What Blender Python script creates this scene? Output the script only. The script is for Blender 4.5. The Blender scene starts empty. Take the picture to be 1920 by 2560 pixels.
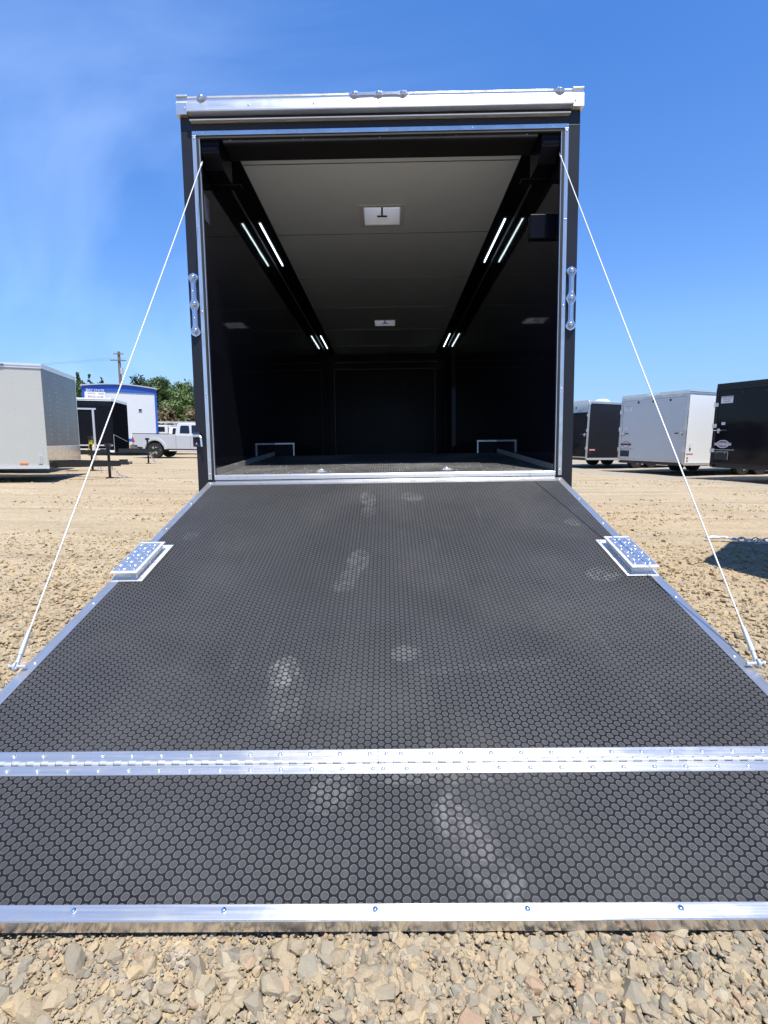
import bpy, bmesh, math, random
import numpy as np
from mathutils import Matrix, Vector, Euler
R_ = math.radians
sc = bpy.context.scene
col = sc.collection
random.seed(7)
rng = np.random.default_rng(7)

# ------------------------------------------------------------------ frames, camera, light
ZT = 0.656
TM = Matrix.Rotation(-0.024, 3, 'Y') @ Matrix.Rotation(-0.040, 3, 'X')      # parked nose down, a little rolled
TRAILER = Matrix.Translation((0, 0, ZT)) @ TM.to_4x4()
def cam_axes(yaw, pitch, roll):
    cy, sy, cp, sp = math.cos(yaw), math.sin(yaw), math.cos(pitch), math.sin(pitch)
    fwd = Vector((sy*cp, cy*cp, -sp)); right = Vector((cy, -sy, 0)); up = right.cross(fwd)
    cr, sr = math.cos(roll), math.sin(roll)
    return right*cr + up*sr, -right*sr + up*cr, fwd
r_, u_, f_ = cam_axes(-0.0104209, 0.0991715, -0.0138702)
cam = bpy.data.cameras.new('camera'); camo = bpy.data.objects.new('camera', cam); col.objects.link(camo)
cl = Matrix((( r_.x, u_.x, -f_.x, 0.030211), (r_.y, u_.y, -f_.y, -3.500705), (r_.z, u_.z, -f_.z, 0.179568), (0, 0, 0, 1)))
camo.matrix_world = TRAILER @ cl
cam.sensor_fit = 'HORIZONTAL'; cam.sensor_width = 36; cam.lens = 36*1261.76/1920
cam.clip_start = 0.05; cam.clip_end = 6000
sc.camera = camo

SUN = (TM @ Vector((0.13, -0.357, 0.925))).normalized()
elev = math.asin(SUN.z); azim = math.atan2(SUN.x, SUN.y)
w = bpy.data.worlds.new('World'); sc.world = w; w.use_nodes = True
nt = w.node_tree; nt.nodes.clear()
out = nt.nodes.new('ShaderNodeOutputWorld'); bg = nt.nodes.new('ShaderNodeBackground')
sky = nt.nodes.new('ShaderNodeTexSky'); sky.sky_type = 'NISHITA'; sky.sun_disc = False
sky.sun_elevation = elev; sky.sun_rotation = azim; sky.altitude = 100; sky.air_density = 1.0; sky.dust_density = 0.25; sky.ozone_density = 2.6
tc = nt.nodes.new('ShaderNodeTexCoord'); mp = nt.nodes.new('ShaderNodeMapping')
mp.inputs['Rotation'].default_value = (0.3, 0.7, 0.5); mp.inputs['Location'].default_value = (3, 1, 0); mp.inputs['Scale'].default_value = (1.3, 4.2, 2.6)
nz = nt.nodes.new('ShaderNodeTexNoise'); nz.inputs['Scale'].default_value = 1.3; nz.inputs['Detail'].default_value = 5; nz.inputs['Roughness'].default_value = 0.5; nz.inputs['Distortion'].default_value = 0.6
cr = nt.nodes.new('ShaderNodeMapRange'); cr.inputs[1].default_value = 0.40; cr.inputs[2].default_value = 0.85; cr.inputs[3].default_value = 0; cr.inputs[4].default_value = 0.15
sx = nt.nodes.new('ShaderNodeSeparateXYZ'); mx_ = nt.nodes.new('ShaderNodeMapRange')
mx_.inputs[1].default_value = 0.25; mx_.inputs[2].default_value = -0.45; mx_.inputs[3].default_value = 0.0; mx_.inputs[4].default_value = 1.0
mul = nt.nodes.new('ShaderNodeMath'); mul.operation = 'MULTIPLY'
mix = nt.nodes.new('ShaderNodeMix'); mix.data_type = 'RGBA'; mix.inputs[7].default_value = (9.5, 11.5, 14.5, 1)
tint = nt.nodes.new('ShaderNodeMix'); tint.data_type = 'RGBA'; tint.blend_type = 'MULTIPLY'; tint.inputs[0].default_value = 1; tint.inputs[7].default_value = (0.5, 0.72, 1.08, 1)
sz_ = nt.nodes.new('ShaderNodeMapRange'); sz_.inputs[1].default_value = 0.0; sz_.inputs[2].default_value = 0.75; sz_.interpolation_type = 'SMOOTHSTEP'
tm = nt.nodes.new('ShaderNodeMix'); tm.data_type = 'RGBA'; tm.inputs[6].default_value = (0.60, 0.74, 0.97, 1); tm.inputs[7].default_value = (0.36, 0.72, 1.14, 1)
nt.links.new(sx.outputs[2], sz_.inputs[0]); nt.links.new(sz_.outputs[0], tm.inputs[0]); hz = nt.nodes.new('ShaderNodeMapRange'); hz.inputs[1].default_value = 0.0; hz.inputs[2].default_value = 0.22; hz.inputs[3].default_value = 0.62; hz.inputs[4].default_value = 1.0; hz.interpolation_type = 'SMOOTHSTEP'
nt.links.new(sx.outputs[2], hz.inputs[0]); hs = nt.nodes.new('ShaderNodeVectorMath'); hs.operation = 'SCALE'
nt.links.new(tm.outputs[2], hs.inputs[0]); nt.links.new(hz.outputs[0], hs.inputs[3]); nt.links.new(hs.outputs[0], tint.inputs[7])
L = nt.links.new
L(tc.outputs['Generated'], mp.inputs[0]); L(mp.outputs[0], nz.inputs[0]); L(nz.outputs[0], cr.inputs[0])
L(tc.outputs['Generated'], sx.inputs[0]); L(sx.outputs[0], mx_.inputs[0]); L(cr.outputs[0], mul.inputs[0]); L(mx_.outputs[0], mul.inputs[1])
L(sky.outputs[0], tint.inputs[6]); L(tint.outputs[2], mix.inputs[6]); L(mul.outputs[0], mix.inputs[0])
L(mix.outputs[2], bg.inputs[0]); bg.inputs[1].default_value = 0.12; L(bg.outputs[0], out.inputs[0])
sl = bpy.data.lights.new('sun', 'SUN'); so = bpy.data.objects.new('sun', sl); col.objects.link(so)
sl.energy = 4.4; sl.angle = R_(0.53); sl.color = (1.0, 0.955, 0.88)
so.rotation_euler = SUN.to_track_quat('Z', 'Y').to_euler()
sc.view_settings.view_transform = 'Standard'; sc.view_settings.look = 'None'; sc.view_settings.gamma = 1
sc.view_settings.use_curve_mapping = False
sc.view_settings.exposure = 0.85
sc.cycles.max_bounces = 12; sc.cycles.diffuse_bounces = 6; sc.cycles.glossy_bounces = 6
sc.cycles.use_denoising = True

# ------------------------------------------------------------------ materials
class NT:
    def __init__(s, name):
        s.m = bpy.data.materials.new(name); s.m.use_nodes = True; s.t = s.m.node_tree
        s.b = s.t.nodes['Principled BSDF']
    def n(s, typ, **k):
        x = s.t.nodes.new(typ)
        for a, v in k.items(): setattr(x, a, v)
        return x
    def l(s, a, b): s.t.links.new(a, b)
    def math(s, op, a, b=None, c=None):
        x = s.n('ShaderNodeMath', operation=op)
        for i, v in enumerate((a, b, c)):
            if v is None: continue
            if isinstance(v, (int, float)): x.inputs[i].default_value = v
            else: s.l(v, x.inputs[i])
        return x.outputs[0]
    def coord(s, scale=(1, 1, 1), rot=(0, 0, 0), loc=(0, 0, 0)):
        a = s.n('ShaderNodeTexCoord'); b = s.n('ShaderNodeMapping')
        b.inputs['Scale'].default_value = scale; b.inputs['Rotation'].default_value = rot; b.inputs['Location'].default_value = loc
        s.l(a.outputs['Object'], b.inputs[0]); return b.outputs[0]
    def noise(s, vec, scale, detail=4, rough=.5, dist=0):
        x = s.n('ShaderNodeTexNoise'); x.inputs['Scale'].default_value = scale; x.inputs['Detail'].default_value = detail
        x.inputs['Roughness'].default_value = rough; x.inputs['Distortion'].default_value = dist
        if vec: s.l(vec, x.inputs[0])
        return x.outputs[0]
    def rng(s, v, a, b, c=0, d=1, smooth=False):
        x = s.n('ShaderNodeMapRange'); x.interpolation_type = 'SMOOTHSTEP' if smooth else 'LINEAR'
        for i, q in zip((1, 2, 3, 4), (a, b, c, d)): x.inputs[i].default_value = q
        s.l(v, x.inputs[0]); return x.outputs[0]
    def mix(s, f, a, b):
        x = s.n('ShaderNodeMix', data_type='RGBA')
        for i, v in ((0, f), (6, a), (7, b)):
            if isinstance(v, tuple): x.inputs[i].default_value = (*v[:3], 1)
            elif isinstance(v, (int, float)): x.inputs[i].default_value = v
            else: s.l(v, x.inputs[i])
        return x.outputs[2]
    def bump(s, h, strength=.3, dist=.01, nrm=None):
        x = s.n('ShaderNodeBump'); x.inputs['Strength'].default_value = strength; x.inputs['Distance'].default_value = dist
        s.l(h, x.inputs['Height'])
        if nrm: s.l(nrm, x.inputs['Normal'])
        s.l(x.outputs[0], s.b.inputs['Normal']); return x.outputs[0]
    def set(s, **k):
        for a, v in k.items():
            i = s.b.inputs[a.replace('_', ' ')]
            if isinstance(v, tuple): i.default_value = (*v[:3], 1)
            elif isinstance(v, (int, float)): i.default_value = v
            else: s.l(v, i)
        return s

def paint(name, c, rough=.3, metal=0., var=.15, wav=0., wscale=1.6, coat=0., spec=.5):
    m = NT(name); v = m.coord()
    n = m.noise(v, 2.3, 5, .6)
    c2 = tuple(x*(1-var) for x in c); c1 = tuple(min(1, x*(1+var)) for x in c)
    m.set(Base_Color=m.mix(n, c2, c1), Metallic=metal, Coat_Weight=coat, Specular_IOR_Level=spec)
    m.set(Roughness=m.rng(m.noise(v, 2.5, 2, .5), .3, .7, rough*.92, rough*1.1))
    if wav: m.bump(m.noise(v, wscale, 2, .4), wav, .02)
    return m.m
M = {}
M['black_paint'] = paint('black_paint', (.012, .012, .015), .38, wav=.12, spec=.35)
M['black_gloss'] = paint('black_gloss', (.008, .008, .011), .07, wav=.22, wscale=1.3, spec=.22)
M['black_wall'] = paint('black_wall', (.009, .009, .013), .055, wav=.06, wscale=2.2, spec=.36)
M['black_panel'] = paint('black_panel', (.006, .006, .009), .25, spec=.08)
M['black_matt'] = paint('black_matt', (.012, .012, .014), .6)
M['rubber'] = paint('rubber', (.012, .012, .012), .7)
M['frame_black'] = paint('frame_black', (.014, .014, .015), .45)
M['white_paint'] = paint('white_paint', (.78, .79, .78), .25, var=.03, wav=.05)
M['grey_paint'] = paint('grey_paint', (.43, .435, .40), .3, var=.05, wav=.15)
M['grey_front'] = paint('grey_front', (.10, .103, .113), .3, var=.06, wav=.15)
M['silver_blue'] = paint('silver_blue', (.50, .52, .54), .30, metal=.3, var=.05, wav=.38, wscale=2.2)
M['pale_blue_paint'] = paint('pale_blue_paint', (.62, .66, .70), .35, var=.03)
M['office_white'] = paint('office_white', (.60, .62, .62), .45, var=.04)
M['office_blue'] = paint('office_blue', (.02, .09, .42), .4, var=.08)
M['truck_silver'] = paint('truck_silver', (.44, .455, .47), .35, var=.02)
M['truck_white'] = paint('truck_white', (.75, .76, .76), .3, var=.03)
M['glass_dark'] = paint('glass_dark', (.01, .012, .02), .06, var=.05)
M['chrome'] = paint('chrome', (.86, .87, .88), .1, metal=1., var=.05)
M['galv'] = paint('galv', (.60, .60, .59), .40, metal=.6, var=.12)
M['orange'] = paint('orange', (.7, .2, .03), .3)
M['red'] = paint('red', (.28, .025, .02), .25)
M['pink_red'] = paint('pink_red', (.55, .26, .24), .4)
M['yellow'] = paint('yellow', (.75, .6, .03), .45)
M['white_plastic'] = paint('white_plastic', (.62, .62, .62), .45, var=.03)
M['cable'] = paint('cable', (.62, .62, .60), .4, var=.04)
M['ink_dark'] = paint('ink_dark', (.03, .025, .03), .5)
M['ink_grey'] = paint('ink_grey', (.2, .2, .22), .5)
M['ink_red'] = paint('ink_red', (.35, .03, .03), .5)
M['sticker'] = paint('sticker', (.7, .7, .72), .4, var=.03)
M['black_flat'] = paint('black_flat', (.010, .011, .013), .7, spec=.0)
M['placard'] = paint('placard', (.10, .10, .13), .4, var=.06)
M['wood_bark'] = paint('wood_bark', (.10, .07, .05), .9, var=.4)
M['pole_wood'] = paint('pole_wood', (.16, .13, .11), .9, var=.3)
M['clear_lens'] = paint('clear_lens', (.50, .51, .53), .10, metal=.85, var=.1)
M['rivet'] = paint('rivet', (.80, .80, .79), .2, metal=.85)
M['panel_line'] = paint('panel_line', (.045, .047, .055), .4, metal=.5)
M['steel_dark'] = paint('steel_dark', (.25, .26, .28), .3, metal=1., var=.2)

def alu(name, c=(.66, .655, .64), rough=.37, axis='x', smudge=.75, metal=.86, aniso=.7):
    m = NT(name)
    s = (1.2, 60, 60) if axis == 'x' else (60, 1.2, 60) if axis == 'y' else (60, 60, 1.2)
    v = m.coord(s); v0 = m.coord()
    st = m.noise(v, 3.0, 3, .6); sm = m.noise(v0, 7.5, 5, .65, .8)
    k = m.mix(m.rng(sm, .42, .7, 0, smudge), c, tuple(x*.72 for x in c))
    m.set(Base_Color=k, Metallic=metal)
    r = m.math('ADD', m.rng(st, .3, .7, rough*.75, rough*1.15), m.rng(sm, .45, .7, 0, .14))
    m.set(Roughness=r); m.set(Anisotropic=aniso)
    tv = m.n('ShaderNodeCombineXYZ'); big = {'x': (0, 1, .35), 'y': (1, 0, 0), 'z': (1, 0, 0)}[axis]
    for i in range(3): tv.inputs[i].default_value = big[i]
    tr_ = m.n('ShaderNodeVectorTransform', vector_type='VECTOR', convert_from='OBJECT', convert_to='WORLD'); m.l(tv.outputs[0], tr_.inputs[0]); m.l(tr_.outputs[0], m.b.inputs['Tangent'])
    m.bump(m.noise(v, 5, 3, .6), .08, .002)
    return m.m
M['alu'] = alu('brushed_aluminium'); M['alu_y'] = alu('brushed_aluminium_long', axis='y'); M['alu_z'] = alu('brushed_aluminium_upright', axis='z')
M['alu_head'] = alu('header_aluminium', (.68, .685, .69), .42, smudge=.35)
M['alu_dark'] = alu('shaded_aluminium', (.3, .31, .33), .35)
M['mirror_guard'] = alu('polished_guard', (.62, .62, .62), .08, smudge=.3, metal=1., aniso=0.)
M['alu_matt'] = alu('satin_aluminium', (.74, .74, .73), .42, smudge=.3, metal=.6, aniso=.3)
M['alu_kick'] = alu('kick_aluminium', (.56, .54, .48), .42, 'y', metal=.6, aniso=.3)
M['plate_blue'] = alu('tread_plate', (.62, .64, .68), .18, smudge=.3, aniso=.2)
M['alu_flap'] = alu('flap_edge_aluminium', (.72, .70, .66), .16, smudge=.5, aniso=.6)

def coin_mat(name, spots=(), streak=0., dust=0.):
    m = NT(name); a, p, rad = .0187, .0214, .00945
    t = m.n('ShaderNodeTexCoord').outputs['Object']
    def wrap(off):
        q = m.n('ShaderNodeVectorMath', operation='ADD'); m.l(t, q.inputs[0]); q.inputs[1].default_value = off
        x = m.n('ShaderNodeVectorMath', operation='WRAP'); m.l(q.outputs[0], x.inputs[0])
        x.inputs[1].default_value = (a, p/2, 1); x.inputs[2].default_value = (-a, -p/2, -1)
        y = m.n('ShaderNodeVectorMath', operation='MULTIPLY'); m.l(x.outputs[0], y.inputs[0]); y.inputs[1].default_value = (1, 1, 0)
        z = m.n('ShaderNodeVectorMath', operation='LENGTH'); m.l(y.outputs[0], z.inputs[0]); return z.outputs['Value']
    d = m.math('MINIMUM', wrap((0, 0, 0)), wrap((a, p/2, 0)))
    mask = m.rng(d, rad-.0003, rad-.0011, 0, 1, True)
    rim = m.math('MULTIPLY', m.rng(d, rad-.0026, rad-.0014, 0, 1, True), mask)
    fine = m.noise(t, 900, 2, .7); mid = m.noise(t, 7, 5, .6, .5); low = m.noise(t, 1.6, 3, .5)
    grit = m.noise(t, 260, 3, .7)
    top = m.mix(fine, (.021, .0212, .0218), (.056, .0565, .058))
    top = m.mix(m.rng(grit, .58, .72, 0, .35), top, (.13, .13, .13))
    top = m.mix(m.math('MULTIPLY', rim, .6), top, (.14, .142, .145))  # lit edge of each coin painted in as a paler rim
    low_c = m.mix(m.rng(mid, .3, .7), (.006, .0065, .008), (.012, .0125, .015))
    base = m.mix(mask, low_c, top)
    # soft ellipses: boot dust, and on the floor sunlight painted in by the sill
    tot = None
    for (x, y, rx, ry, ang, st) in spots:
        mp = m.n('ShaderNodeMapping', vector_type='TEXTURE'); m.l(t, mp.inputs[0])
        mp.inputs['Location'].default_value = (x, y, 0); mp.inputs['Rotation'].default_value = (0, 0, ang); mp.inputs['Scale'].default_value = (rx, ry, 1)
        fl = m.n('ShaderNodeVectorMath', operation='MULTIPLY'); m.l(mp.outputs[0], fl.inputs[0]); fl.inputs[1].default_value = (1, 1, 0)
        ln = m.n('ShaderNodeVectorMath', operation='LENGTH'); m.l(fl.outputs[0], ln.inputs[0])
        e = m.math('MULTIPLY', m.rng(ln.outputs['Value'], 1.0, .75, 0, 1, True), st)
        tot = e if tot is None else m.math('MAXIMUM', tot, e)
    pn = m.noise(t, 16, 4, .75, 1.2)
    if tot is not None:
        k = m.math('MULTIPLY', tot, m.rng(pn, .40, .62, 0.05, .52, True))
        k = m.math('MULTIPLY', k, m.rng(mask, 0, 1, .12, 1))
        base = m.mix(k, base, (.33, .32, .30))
    sc_ = m.noise(m.coord((9, .8, 1), (0, 0, .22)), 2.6, 5, .7, .6); base = m.mix(m.math('MULTIPLY', m.rng(sc_, .60, .74, 0, .22), m.rng(mask, 0, 1, .2, 1)), base, (.16, .155, .145))
    base = m.mix(m.rng(m.noise(t, 2.1, 4, .6), .35, .6, .28, 0), base, (.012, .012, .013))
    wide = m.math('MULTIPLY', m.rng(low, .44, .68, 0, 1, True), m.rng(m.noise(t, 24, 4, .7), .3, .7, .3, 1))
    base = m.mix(m.math('MULTIPLY', wide, .10 + dust), base, (.22, .21, .19))
    m.set(Base_Color=base, Roughness=m.rng(mask, 0, 1, .8, .62))
    h = m.math('ADD', m.math('MULTIPLY', mask, .0016), m.math('MULTIPLY', fine, .00035))
    h = m.math('ADD', h, m.math('MULTIPLY', rim, .0003))
    m.bump(h, .9, 1.0)
    m.set(Specular_IOR_Level=m.rng(mask, 0, 1, .12, .32))
    return m.m

# ------------------------------------------------------------------ mesh builder
def frame_from(d):
    d = Vector(d).normalized(); a = Vector((0, 0, 1)) if abs(d.z) < .9 else Vector((1, 0, 0))
    u = d.cross(a).normalized(); return u, d.cross(u).normalized(), d
class MB:
    def __init__(s): s.v = []; s.f = []; s.m = []; s.s = []
    def add(s, vs, fs, m=0, sm=False, X=None):
        o = len(s.v)
        s.v += [tuple(X @ Vector(q)) if X else tuple(q) for q in vs]
        for f in fs: s.f.append(tuple(o+i for i in f)); s.m.append(m); s.s.append(sm)
        return s
    def box(s, a, b, m=0, X=None):
        (x0, y0, z0), (x1, y1, z1) = a, b
        return s.add([(x0,y0,z0),(x1,y0,z0),(x1,y1,z0),(x0,y1,z0),(x0,y0,z1),(x1,y0,z1),(x1,y1,z1),(x0,y1,z1)],
              [(0,3,2,1),(4,5,6,7),(0,1,5,4),(1,2,6,5),(2,3,7,6),(3,0,4,7)], m, False, X)
    def cyl(s, p, q, r, n=12, m=0, r2=None, X=None, caps=True, sm=True):
        p, q = Vector(p), Vector(q); u, v, d = frame_from(q-p); r2 = r if r2 is None else r2
        vs = []
        for c, rr in ((p, r), (q, r2)):
            for i in range(n):
                t = 2*math.pi*i/n; vs.append(c + (u*math.cos(t)+v*math.sin(t))*rr)
        s.add(vs, [(i, (i+1) % n, n+(i+1) % n, n+i) for i in range(n)], m, sm, X)
        if caps: s.add(vs, [tuple(range(n-1, -1, -1)), tuple(range(n, 2*n))], m, False, X)
        return s
    def tube(s, pts, r, n=8, m=0, X=None):
        for a, b in zip(pts[:-1], pts[1:]): s.cyl(a, b, r, n, m, X=X)
        return s
    def dome(s, c, r, h, nrm=(0, 0, 1), n=10, k=3, m=0, X=None):
        c = Vector(c); u, v, d = frame_from(nrm); vs = []
        for j in range(k):
            a = math.pi/2*j/k
            for i in range(n):
                t = 2*math.pi*i/n; vs.append(c + (u*math.cos(t)+v*math.sin(t))*r*math.cos(a) + d*h*math.sin(a))
        vs.append(c+d*h); fs = []
        for j in range(k-1):
            for i in range(n): fs.append((j*n+i, j*n+(i+1) % n, (j+1)*n+(i+1) % n, (j+1)*n+i))
        for i in range(n): fs.append(((k-1)*n+i, (k-1)*n+(i+1) % n, k*n))
        fs.append(tuple(range(n-1, -1, -1)))
        return s.add(vs, fs, m, True, X)
    def prism(s, poly, axis, a, b, m=0, X=None):
        # poly in the two other axes (in xyz order)
        def P(q, t):
            return (t, q[0], q[1]) if axis == 'x' else (q[0], t, q[1]) if axis == 'y' else (q[0], q[1], t)
        n = len(poly); vs = [P(q, a) for q in poly] + [P(q, b) for q in poly]
        fs = [tuple(range(n-1, -1, -1)), tuple(range(n, 2*n))] + [(i, (i+1) % n, n+(i+1) % n, n+i) for i in range(n)]
        return s.add(vs, fs, m, False, X)
    def torus(s, c, nrm, R, r, n=20, k=8, m=0, X=None):
        c = Vector(c); u, v, d = frame_from(nrm); vs = []; fs = []
        for i in range(n):
            t = 2*math.pi*i/n; e = u*math.cos(t)+v*math.sin(t)
            for j in range(k):
                a = 2*math.pi*j/k; vs.append(c + e*(R+r*math.cos(a)) + d*r*math.sin(a))
        for i in range(n):
            for j in range(k): fs.append((i*k+j, ((i+1) % n)*k+j, ((i+1) % n)*k+(j+1) % k, i*k+(j+1) % k))
        return s.add(vs, fs, m, True, X)
    def text(s, txt, size, X, m=0, depth=.002, squash=1.):
        cu = bpy.data.curves.new('lettering', 'FONT'); cu.body = txt; cu.size = size; cu.align_x = 'CENTER'; cu.align_y = 'CENTER'; cu.extrude = depth; cu.resolution_u = 2
        o = bpy.data.objects.new('lettering', cu); me = o.to_mesh()
        vs = [(p.co.x*squash, p.co.y, p.co.z) for p in me.vertices]; fs = [tuple(p.vertices) for p in me.polygons]
        s.add(vs, fs, m, False, X); o.to_mesh_clear(); bpy.data.objects.remove(o); bpy.data.curves.remove(cu); return s
    def build(s, name, mats, parent=None, bevel=0., loc=None, rot=None):
        me = bpy.data.meshes.new(name); me.from_pydata(s.v, [], s.f)
        for k in (mats if isinstance(mats, (list, tuple)) else [mats]): me.materials.append(M[k] if isinstance(k, str) else k)
        me.polygons.foreach_set('material_index', s.m); me.polygons.foreach_set('use_smooth', s.s)
        b = bmesh.new(); b.from_mesh(me); bmesh.ops.recalc_face_normals(b, faces=b.faces[:]); b.to_mesh(me); b.free()
        o = bpy.data.objects.new(name, me); col.objects.link(o)
        if parent: o.parent = parent
        if loc: o.location = loc
        if rot: o.rotation_euler = rot
        if bevel:
            md = o.modifiers.new('bevel', 'BEVEL'); md.width = bevel; md.segments = 2; md.limit_method = 'ANGLE'; md.angle_limit = R_(35)
        return o
def tag(o, label=None, cat=None, group=None, kind=None):
    for k, v in (('label', label), ('category', cat), ('group', group), ('kind', kind)):
        if v: o[k] = v
    return o
def empty(name, loc=(0, 0, 0), rz=0., label=None, cat=None, group=None):
    o = bpy.data.objects.new(name, None); o.empty_display_size = .3; col.objects.link(o)
    o.location = loc; o.rotation_euler = (0, 0, rz); return tag(o, label, cat, group)
#==PART2==
# ------------------------------------------------------------------ the open race trailer
tr = bpy.data.objects.new('enclosed_trailer', None); col.objects.link(tr); tr.matrix_world = TRAILER
tag(tr, 'large black enclosed trailer seen from behind with its rear ramp door down and dark interior', 'trailer', 'enclosed trailers parked on the lot')
LEN, W, ZC = 7.08, 1.195, 2.376
VENTS = (1.275, 4.79); VH = .17
# body skin
b = MB()
for s in (-1, 1):
    b.box((min(s*1.29, s*1.21), .055, -.03), (max(s*1.29, s*1.21), 7.24, 2.47))
b.box((-1.21, 7.16, -.03), (1.21, 7.24, 2.47))
b.box((-1.19, .10, -.10), (-1.05, 7.1, .02)); b.box((1.05, .10, -.10), (1.19, 7.1, .02))
b.build('body_shell', 'black_gloss', tr, .004)
# roof with vent openings
b = MB(); ys = [.06, VENTS[0]-VH, VENTS[0]+VH, VENTS[1]-VH, VENTS[1]+VH, 7.15]
for i in range(5):
    if i % 2 == 0: b.box((-1.2, ys[i], 2.46), (1.2, ys[i+1], 2.485))
    else:
        b.box((-1.2, ys[i], 2.46), (-VH, ys[i+1], 2.485)); b.box((VH, ys[i], 2.46), (1.2, ys[i+1], 2.485))
b.build('roof', 'galv', tr)
b = MB(); ys = [.335, VENTS[0]-VH, VENTS[0]+VH, VENTS[1]-VH, VENTS[1]+VH, LEN]
for i in range(5):
    if i % 2 == 0: b.box((-1.02, ys[i], ZC), (1.02, ys[i+1], ZC+.02))
    else:
        b.box((-1.02, ys[i], ZC), (-VH, ys[i+1], ZC+.02)); b.box((VH, ys[i], ZC), (1.02, ys[i+1], ZC+.02))
cm = NT('ceiling_liner'); v = cm.coord(); cm.set(Base_Color=cm.mix(cm.noise(v, 3, 4), (.72, .77, .80), (.79, .84, .87)), Roughness=.36, Metallic=.1)
cm.bump(cm.noise(cm.coord((2.2, .3, 1)), 2.2, 2), .25, .03)
ce = b.build('ceiling_panel', cm.m, tr)
for y in (.455, 1.617, 2.8, 3.965, 5.179, 6.36): MB().box((-1.015, y-.004, ZC-.003), (1.015, y+.004, ZC+.001)).build('seam', 'steel_dark', ce)
# coves, header box, walls
b = MB()
for s in (-1, 1): b.box((min(s*1.0205, s*1.2), .12, ZC-.012), (max(s*1.0205, s*1.2), LEN, ZC+.02))
b.build('cove', 'black_gloss', tr, .002)
b = MB(); b.box((-1.19, .10, 2.335), (1.19, .334, ZC+.03)); b.build('interior_header', 'black_matt', tr)
for s in (-1, 1):
    b = MB(); b.box((min(s*W, s*1.209), .02, .05), (max(s*W, s*1.209), LEN+.02, ZC+.02)); iw = b.build('interior_wall', 'black_wall', tr)
    b = MB(); n0, n1 = (Vector((s*W, 0, .096)), Vector((s*W, 1.95, .258)))
    b.prism([(.02, .098), (1.96, .262), (1.96, .305), (.02, .141)], 'x', s*(W-.004), s*W, 0)
    for k in range(9):
        y = .12 + k*.225; b.dome((s*(W-.004), y, .128+.0845*y), .006, .004, (-s, 0, 0), 8, 2, 1)
    b.build('kick_plate', ['alu_kick', 'chrome'], iw)
    b = MB(); b.box((min(s*1.188, s*1.1949), .12, ZC-.03), (max(s*1.188, s*1.1949), LEN, ZC-.0125)); b.build('corner_trim', 'alu_dark', iw)
b = MB(); b.box((-1.19, LEN, .2), (1.19, LEN+.02, ZC+.02)); fw = b.build('front_wall', 'black_panel', tr)
b = MB()
for z in (.335, 2.07): b.box((-1.06, LEN-.02, z-.008), (1.0, LEN-.001, z+.008))
for x in (-1.06, 1.0): b.box((x-.008, LEN-.02, .343), (x+.008, LEN-.001, 2.062))
b.box((-1.05, LEN-.03, 2.20), (1.05, LEN-.001, 2.216))
b.build('panel_trim', 'panel_line', fw)
b = MB(); b.box((-1.03, LEN-.012, .345), (.97, LEN-.001, 2.055)); b.build('door_panel', 'black_panel', fw, .003)
# side door in the right wall
b = MB(); b.box((1.172, 5.62, .33), (1.1945, 6.68, 2.08)); sd = b.build('side_door', 'black_paint', tr, .004)
b = MB()
for y in (5.60, 6.70): b.box((1.160, y-.02, .3), (1.1945, y+.02, 2.1))
b.box((1.160, 5.62, 2.082), (1.1945, 6.68, 2.11)); b.build('frame', 'black_gloss', sd)
# floor: dips over the last two metres
FM = coin_mat('coin_rubber_floor', [(.2, .25, .3, .07, .2, .6), (-.35, .3, .25, .06, 0, .5), (0, .25, 1.5, .7, 0, .6), (-.5, .1, 1.3, .5, .1, .6)], dust=.3)  # the two widest ellipses paint the sunlit strip behind the sill into the colour
fl = MB().add([(-1.19, .01, .0965), (1.19, .01, .0965), (1.19, 1.96, .258), (-1.19, 1.96, .258), (1.19, LEN, .258), (-1.19, LEN, .258),
               (-1.19, .01, .06), (1.19, .01, .06), (1.19, 1.96, .2), (-1.19, 1.96, .2), (1.19, LEN, .2), (-1.19, LEN, .2)],
              [(0, 1, 2, 3), (3, 2, 4, 5), (6, 9, 8, 7), (9, 11, 10, 8), (0, 6, 7, 1), (5, 4, 10, 11), (0, 3, 9, 6), (3, 5, 11, 9), (1, 7, 8, 2), (2, 8, 10, 4)])
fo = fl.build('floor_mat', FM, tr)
b = MB()       # crumbs of tracked-in grit
for k in range(170):
    x = random.uniform(-1.15, 1.15); y = random.uniform(.04, .85)**1.15; r = random.uniform(.0012, .0035)
    b.dome((x, y, .0965+.0828*y), r, r*1.1, n=5, k=2)
b.build('grit', 'placard' if 0 else 'white_plastic', fo)['kind'] = 'stuff'
# tie-down rings
for cx, cy in ((-.46, .175), (.457, .21)):
    Xr = Matrix.Translation((cx, cy, .0975+.0828*cy)) @ Matrix.Rotation(.0826, 4, 'X')
    b = MB(); b.cyl((0, 0, 0), (0, 0, .004), .058, 20, 0, X=Xr); b.torus((0, .01, .010), (.15, 0, 1), .034, .006, 20, 6, 0, Xr)
    b.box((-.02, -.034, .003), (.02, -.018, .016), 0, Xr)
    for a in range(4): b.dome((.046*math.cos(a*1.571+.78), .046*math.sin(a*1.571+.78), .004), .006, .004, n=8, k=2, m=0, X=Xr)
    b.build('tie_down_ring', 'rivet', tr)
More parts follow.
